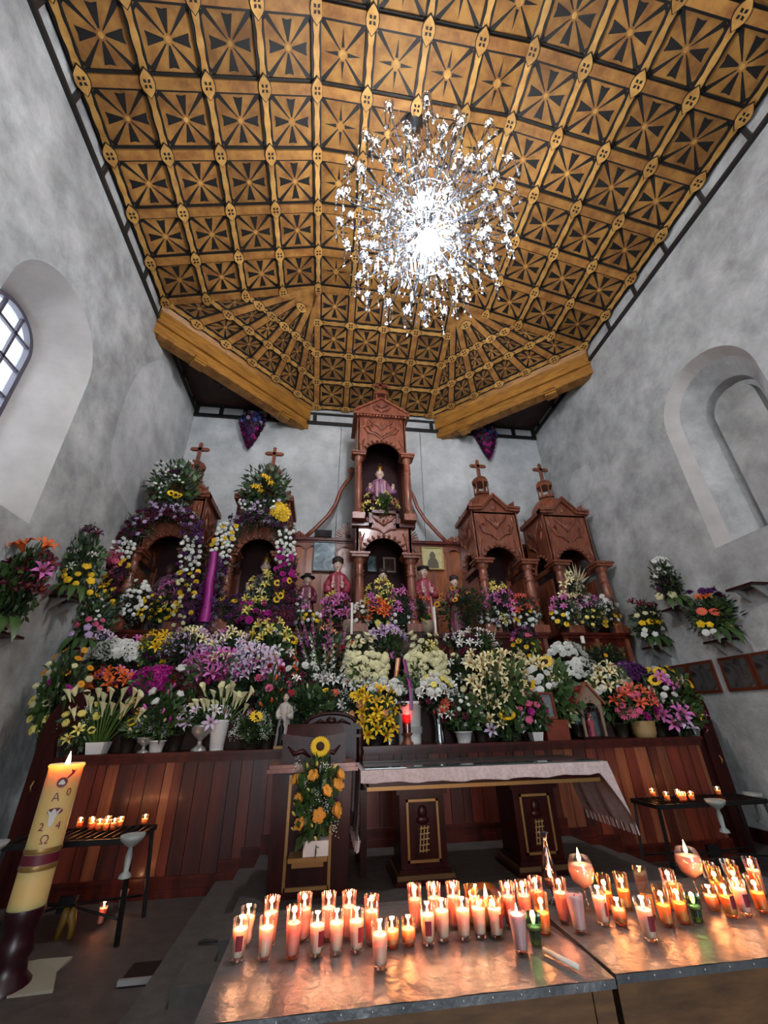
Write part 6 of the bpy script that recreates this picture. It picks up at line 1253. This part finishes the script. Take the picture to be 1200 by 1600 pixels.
candle_table('left zinc-topped candle table with a worn wooden apron', -.385, 1.165, 2.085, 3.0); candle_table('right zinc-topped candle table with a worn wooden apron', 1.185, 2.75, 2.11, 3.0)
# every candle on the tables: pixel of its foot, kind, sticker
FRONT = [(371, 1500, 'tumbler', 1), (413, 1498, 'tumbler', 0), (456, 1496, 'tall', 0), (494, 1493, 'tumbler', 1), (525, 1489, 'tumbler', 0), (557, 1486, 'tumbler', 1), (613, 1479, 'short', 0), (639, 1476, 'short', 0), (670, 1475, 'tumbler', 1), (693, 1468, 'tumbler', 0), (726, 1466, 'tumbler', 0), (751, 1463, 'tumbler', 0), (777, 1464, 'tumbler', 1),
         (852, 1459, 'amber', 0), (883, 1441, 'tall', 0), (944, 1444, 'tumbler', 1), (971, 1444, 'short', 0), (1044, 1446, 'amber', 1), (1069, 1442, 'amber', 1), (1091, 1439, 'green', 0), (1116, 1421, 'short', 0), (1144, 1432, 'amber', 1), (1166, 1429, 'tumbler', 1), (1193, 1425, 'amber', 0)]
BACK = [(383, 1478, 'tumbler', 0), (420, 1476, 'tall', 0), (473, 1470, 'tall', 0), (512, 1468, 'tall', 0), (545, 1466, 'tall', 0), (581, 1474, 'tall', 0), (650, 1452, 'tall', 0), (681, 1450, 'tall', 0), (712, 1448, 'tall', 0), (740, 1444, 'amber', 0), (800, 1448, 'tall', 0), (824, 1446, 'tall', 0), (845, 1438, 'tall', 0),
        (952, 1424, 'amber', 0), (980, 1420, 'amber', 0), (1058, 1424, 'tall', 0), (1128, 1408, 'amber', 0), (1158, 1406, 'amber', 0), (1190, 1400, 'tall', 0)]
ORD = ['first', 'second', 'third', 'fourth', 'fifth', 'sixth', 'seventh', 'eighth', 'ninth', 'tenth', 'eleventh', 'twelfth', '13th', '14th', '15th', '16th', '17th', '18th', '19th', '20th', '21st', '22nd', '23rd', '24th']
KW = dict(tumbler='pink wax votive', tall='votive in tall pinkish glass', amber='amber glass votive', short='short amber votive', green='green-footed votive')
for i, (px, py, k, st) in enumerate(FRONT): votive(px, py, k, f'lit {KW[k]}, {ORD[i]} from left in the zinc tables\' front row', sticker=bool(st))
for i, (px, py, k, st) in enumerate(BACK): votive(px, py, k, f'lit {KW[k]}, {ORD[i]} from left in the zinc tables\' back row', sticker=bool(st))
votive(594, 1512, 'tumbler', 'lone lit pink votive standing forward near the front edge, left table', k=1.02)
votive(815, 1488, 'lilac', 'lit mauve wax votive standing forward at the middle of the tables')
votive(907, 1456, 'lilac', 'unlit lilac wax votive beside the stemmed globe', lit=False, k=1.05)
votive(1017, 1469, 'tumbler', 'lit white votive with a dark red sticker standing forward on the right table', sticker=True, k=1.05)
votive(838, 1474, 'green', 'small green-banded votive beside the mauve one')
votive(764, 1450, 'globe', 'big round amber glass globe candle, left of the table seam')
votive(919, 1419, 'goblet', 'stemmed globe glass candle next to the slim dark vase', k=1.0)
votive(1092, 1402, 'goblet', 'stemmed globe glass candle towards the right picture edge', k=1.0)
votive(866, 1412, 'vase', 'slim flame-lit glass vase with a flared dark rim')
votive(1017, 1432, 'square', 'tall square glass candle with a pressed emblem on the right table', lit=False)
c = atz(905, 1518, TT); d = atz(850, 1490, TT); t = thing('taper_candle', 'white taper candle lying on the zinc tabletop', 'candle', (c.x, c.y, TT+.012)); v = d-c; mb = MB(); mb.tube([(0, 0, 0), tuple(v)], .010, 8); mb.build('taper', M_WAX, t); mb = MB(); mb.tube([tuple(v), tuple(v*1.06)], .002, 4); mb.build('wick', M_HAT, t)
c = atz(905, 1480, TT); d = atz(861, 1446, TT); mb = MB(); mb.tube([(0, 0, 0), tuple((d-c)*.5+Vector((.004, 0, 0))), tuple(d-c)], .004, 6); tag(mb.build('burnt_stick', M_HAT, None, (c.x, c.y, TT+.005)), 'thin burnt lighting stick lying across the zinc table seam', 'stick')
for px, py, nm in ((1112, 1378, 'left'), (1145, 1374, 'right')):
    p = atz(px, py, TT); t = thing('glass_cup', f'{nm} of two empty clear glass cups behind the amber votives', 'cup', (p.x, p.y, TT+.001)); mb = MB(); mb.lathe([(.0, .003), (.03, 0), (.034, .02), (.042, .09)], 14, caps=False); mb.build('bowl', M_VGLASS, t); mb = MB(); mb.lathe([(.03, 0), (.031, .008), (0, .008)], 12); mb.build('foot', M_VGLASS, t)
# ================================================================== iron candle racks
def rack(label, x0, x1, y0, y1, z, cups):
    t = thing('candle_rack', label, 'candle rack', ((x0+x1)/2, (y0+y1)/2, 0)); w, d = (x1-x0)/2, (y1-y0)/2
    for a, b in (((-w, -d), (w, -d)), ((-w, d), (w, d)), ((-w, -d), (-w, d)), ((w, -d), (w, d))): mb = MB(); mb.bar((*a, z), (*b, z), .03, .04); mb.build('tray_edge', M_IRON, t)
    mb = MB(); mb.box(-w, w, -d, d, z-.025, z-.015); mb.build('tray', mat('soot_tray', '#1d1412', .25, metal=.4), t)
    n = int(2*w/.07)
    for k in range(n):
        x = -w+.05+(2*w-.1)*k/(n-1); mb = MB(); mb.bar((x, -d+.02, z+.012), (x, d-.02, z+.012), .012, .03); mb.build('candle_rail', M_IRON, t)
    for sx_ in (-1, 1):
        for sy in (-1, 1):
            mb = MB(); mb.bar((sx_*(w-.02), sy*(d-.02), z), (sx_*(w+.04), sy*(d+.02), 0), .03, .03); mb.build('leg', M_IRON, t)
    for s in (-1, 1): mb = MB(); mb.tube([(-w, -s*d, .16), (0, 0, .2), (w, s*d, .16)], .010, 6); mb.build('cross_brace', M_IRON, t)
    mb = MB(); mb.box(-.07, .07, -.02, .02, .15, .26); mb.build('brace_plate', M_IRON, t)
    for (cx, cy) in cups:
        mb = MB(); mb.lathe([(.05, -.24), (.045, -.22), (.02, -.2), (.028, -.1), (.016, -.04), (.05, -.02), (.09, .015), (.10, .05), (.085, .045), (.06, .01), (0, .0)], 14, (cx, cy, z+.0)); mb.build('wax_cup', mat('grey_porcelain', '#8f9490', .4), t)
    return t
rack('left black iron candle rack before the planked counter', -2.62, -1.58, 4.72, 5.24, .67, [(.52, -.30), (-.56, -.30)])
rack('right black iron candle rack at the right end of the counter', 3.66, 5.02, 4.95, 5.38, .66, [(-.02, -.27), (.74, .0)])
RL = [(128, 1292), (142, 1296), (153, 1297), (164, 1297), (176, 1296), (186, 1293), (148, 1290), (170, 1290), (226, 1288)]
for i, (px, py) in enumerate(RL):
    p = atz(px, py, .70); votive(0, 0, 'short', f'small glass votive on the left iron rack, {ORD[i]} of the lit ones' if i != 8 else 'lone lit votive at the right end of the left iron rack', z=.70, pos=(p.x, max(4.80, min(5.18, p.y)), .70), k=.9, energy=.25)
RR = [(1022, 1246), (1044, 1252), (1062, 1248), (1070, 1253), (1086, 1252), (1098, 1258), (1124, 1243)]
for i, (px, py) in enumerate(RR):
    p = atz(px, py, .69); votive(0, 0, 'short', f'small lit votive on the right iron rack, {ORD[i]} from its left end', z=.69, pos=(p.x, max(5.0, min(5.32, p.y)), .69), k=.95, energy=.25)
# ================================================================== paschal candle
pc = thing('paschal_candle', 'giant decorated paschal candle burning on a dark red stand', 'candle', (-2.04, 4.2, 0)); R = .115; Z0, Z1 = .42, 1.285
mb = MB(); mb.lathe([(.15, 0), (.15, .03), (.11, .07), (.095, .14), (.115, .18), (.105, .24), (.09, .29), (.11, .34), (.122, .40), (.12, .42)], 20); mb.build('stand', mat('wine_lacquer', '#280a12', .35), pc)
mb = MB(); mb.lathe([(R, Z0), (R*1.0, .9), (R*1.02, Z1-.02), (R*1.10, Z1), (R*1.04, Z1+.012), (R*.8, Z1-.02), (0, Z1-.03)], 28); mb.build('wax_shaft', mat('paschal_wax', '#d8b878', .45, sss=1.0, sssr=(.2, .1, .05)), pc)
mb = MB(); mb.lathe([(R*1.03, .67), (R*1.03, .73)], 28, caps=False); mb.build('wine_band', mat('wine_band', '#5a1026', .5), pc)
for z in (.635, .735): mb = MB(); mb.lathe([(R*1.02, z), (R*1.045, z+.015), (R*1.02, z+.03)], 28, fold=.01, nf=14, caps=False); mb.build('gold_band', M_GILT, pc)
put('flame', ME_FLAME_BIG, pc, (0, 0, Z1-.02), None, 1.6); flame_light(pc, (0, 0, Z1+.06), 2.6, .02); mb = MB(); mb.tube([(0, 0, Z1-.03), (0, 0, Z1)], .003, 5); mb.build('wick', M_HAT, pc)
M_MARK = mat('wine_mark', '#5a1424', .5); M_MARKW = mat('pewter_mark', '#b9b4aa', .4)
AF = math.atan2(-4.2, 2.04)                                                   # the painted side faces the nave
def wrap(mb_v, r): return [(r*math.sin(v[0]/R+W0)+0, -r*math.cos(v[0]/R+W0), v[2]) for v in mb_v]
W0 = .45
def glyph(ch, xoff, z, size):
    cu = bpy.data.curves.new('glyph', 'FONT'); cu.body = ch; cu.size = size; cu.align_x = 'CENTER'; cu.extrude = .0; ob = bpy.data.objects.new('glyph', cu); COL.objects.link(ob)
    me = bpy.data.meshes.new_from_object(ob); vs = [(v.co.x, 0, v.co.y) for v in me.vertices]; fs = [tuple(p.vertices) for p in me.polygons]; bpy.data.objects.remove(ob)
    m2 = MB(); m2.add(wrap([(x+xoff, 0, zz+z) for x, _, zz in vs], R*1.035), fs); m2.build('painted_glyph', M_MARK, pc)
for ch_, x, z, s in (('\u0391', -.012, 1.055, .075), ('0', .062, 1.085, .07), ('4', .052, .875, .07), ('2', -.052, .875, .07), ('\u03a9', -.010, .795, .075)): glyph(ch_, x, z, s)
def decal(name, pts, m):
    m2 = MB(); m2.add(wrap([(x, 0, z) for x, z in pts], R*1.045), [tuple(range(len(pts)))]); m2.build(name, m, pc)
decal('painted_globe', [(.0+.034*math.cos(2*PI*i/16), 1.175+.034*math.sin(2*PI*i/16)) for i in range(16)], M_MARK)
m2 = MB(); m2.add(wrap([(x, 0, z) for x, z in [(-.022, 1.165), (-.008, 1.162), (.012, 1.160), (.022, 1.168), (.012, 1.185), (0, 1.196), (-.012, 1.186)]], R*1.055), [tuple(range(7))]); m2.build('painted_lamb', M_MARKW, pc)
decal('painted_flag', [(.02, 1.205), (.045, 1.235), (.04, 1.262), (.062, 1.25), (.075, 1.268), (.066, 1.235), (.058, 1.225), (.03, 1.2)], M_MARK)
decal('painted_halo', [(.006+.05*math.cos(2*PI*i/14), .99+.022*math.sin(2*PI*i/14)) for i in range(14)], M_MARK)
m2 = MB(); m2.add(wrap([(x, 0, z) for x, z in [(-.012, .90), (.012, .90), (.018, .94), (.022, .965), (.045, 1.0), (.036, 1.004), (.014, .985), (.010, 1.0), (0, 1.008), (-.010, 1.0), (-.014, .985), (-.034, 1.0), (-.042, .995), (-.020, .962), (-.018, .94)]], R*1.055), [tuple(range(15))]); m2.build('risen_figure', M_MARKW, pc)
# ================================================================== things on the floor
c = atz(60, 1530, 0); mb = MB(); pts = [atz(*p, 0)-c for p in ((0, 1562), (82, 1552), (88, 1520), (112, 1500), (60, 1502), (10, 1515))]
pts = [Vector((p.x, p.y, 0)) for p in pts]; n = len(pts); mb.add([p+Vector((0, 0, .012+.008*(i % 2))) for i, p in enumerate(pts)]+[p+Vector((0, 0, .001)) for p in pts], [tuple(range(n)), tuple(range(2*n-1, n-1, -1))]+[(i, i+n, (i+1) % n+n, (i+1) % n) for i in range(n)])
tag(mb.build('paper_sheet', mat('pale_paper', '#8d8574', .8), None, (c.x, c.y, 0)), 'crumpled pale paper sheet lying by the paschal candle stand', 'paper')
c = atz(296, 1518, 0); t = thing('black_tray', 'black tray with a silver rim lying beside the altar steps', 'tray', (-1.16, c.y, 0)); mb = MB(); mb.box(-.11, .11, -.12, .12, .004, .03); mb.build('tray', M_IRON, t); mb = MB(); mb.box(-.12, .12, -.14, -.115, .01, .04); mb.build('rim', M_SILVER, t)
c = atz(156, 1445, 0); votive(0, 0, 'tall', 'lit votive glass standing on the floor under the left rack', z=0, pos=(c.x, c.y, 0), energy=.3)
c = atz(186, 1422, 0); votive(0, 0, 'lilac', 'second glass candle on the floor under the left rack, near the leg', z=0, pos=(c.x, c.y+.05, 0), energy=.15)
c = atz(98, 1468, 0); t = thing('yellow_wrapper', 'crumpled yellow wrapper standing on the floor under the left rack', 'wrapper', (c.x, c.y, 0)); q = random.Random(4)
for s in (-1, 1):
    mb = MB(); mb.tube([(s*.05, 0, 0), (s*.045, .01, .07), (s*.02, 0, .15), (s*.03, 0, .2)], [.02, .026, .04, .02], 7); mb.build('fold', mat('yellow_foil', '#6a4d12', .5), t)
c = atz(360, 1425, .11); mb = MB(); mb.tube([(-.06, 0, 0), (-.02, .004, .006), (.03, -.003, .004), (.07, .0, 0)], [.008, .012, .01, .006], 6); tag(mb.build('dark_twig', M_HAT, None, (-.72, 4.0, .213)), 'small dark twig lying on the altar step carpet', 'twig')
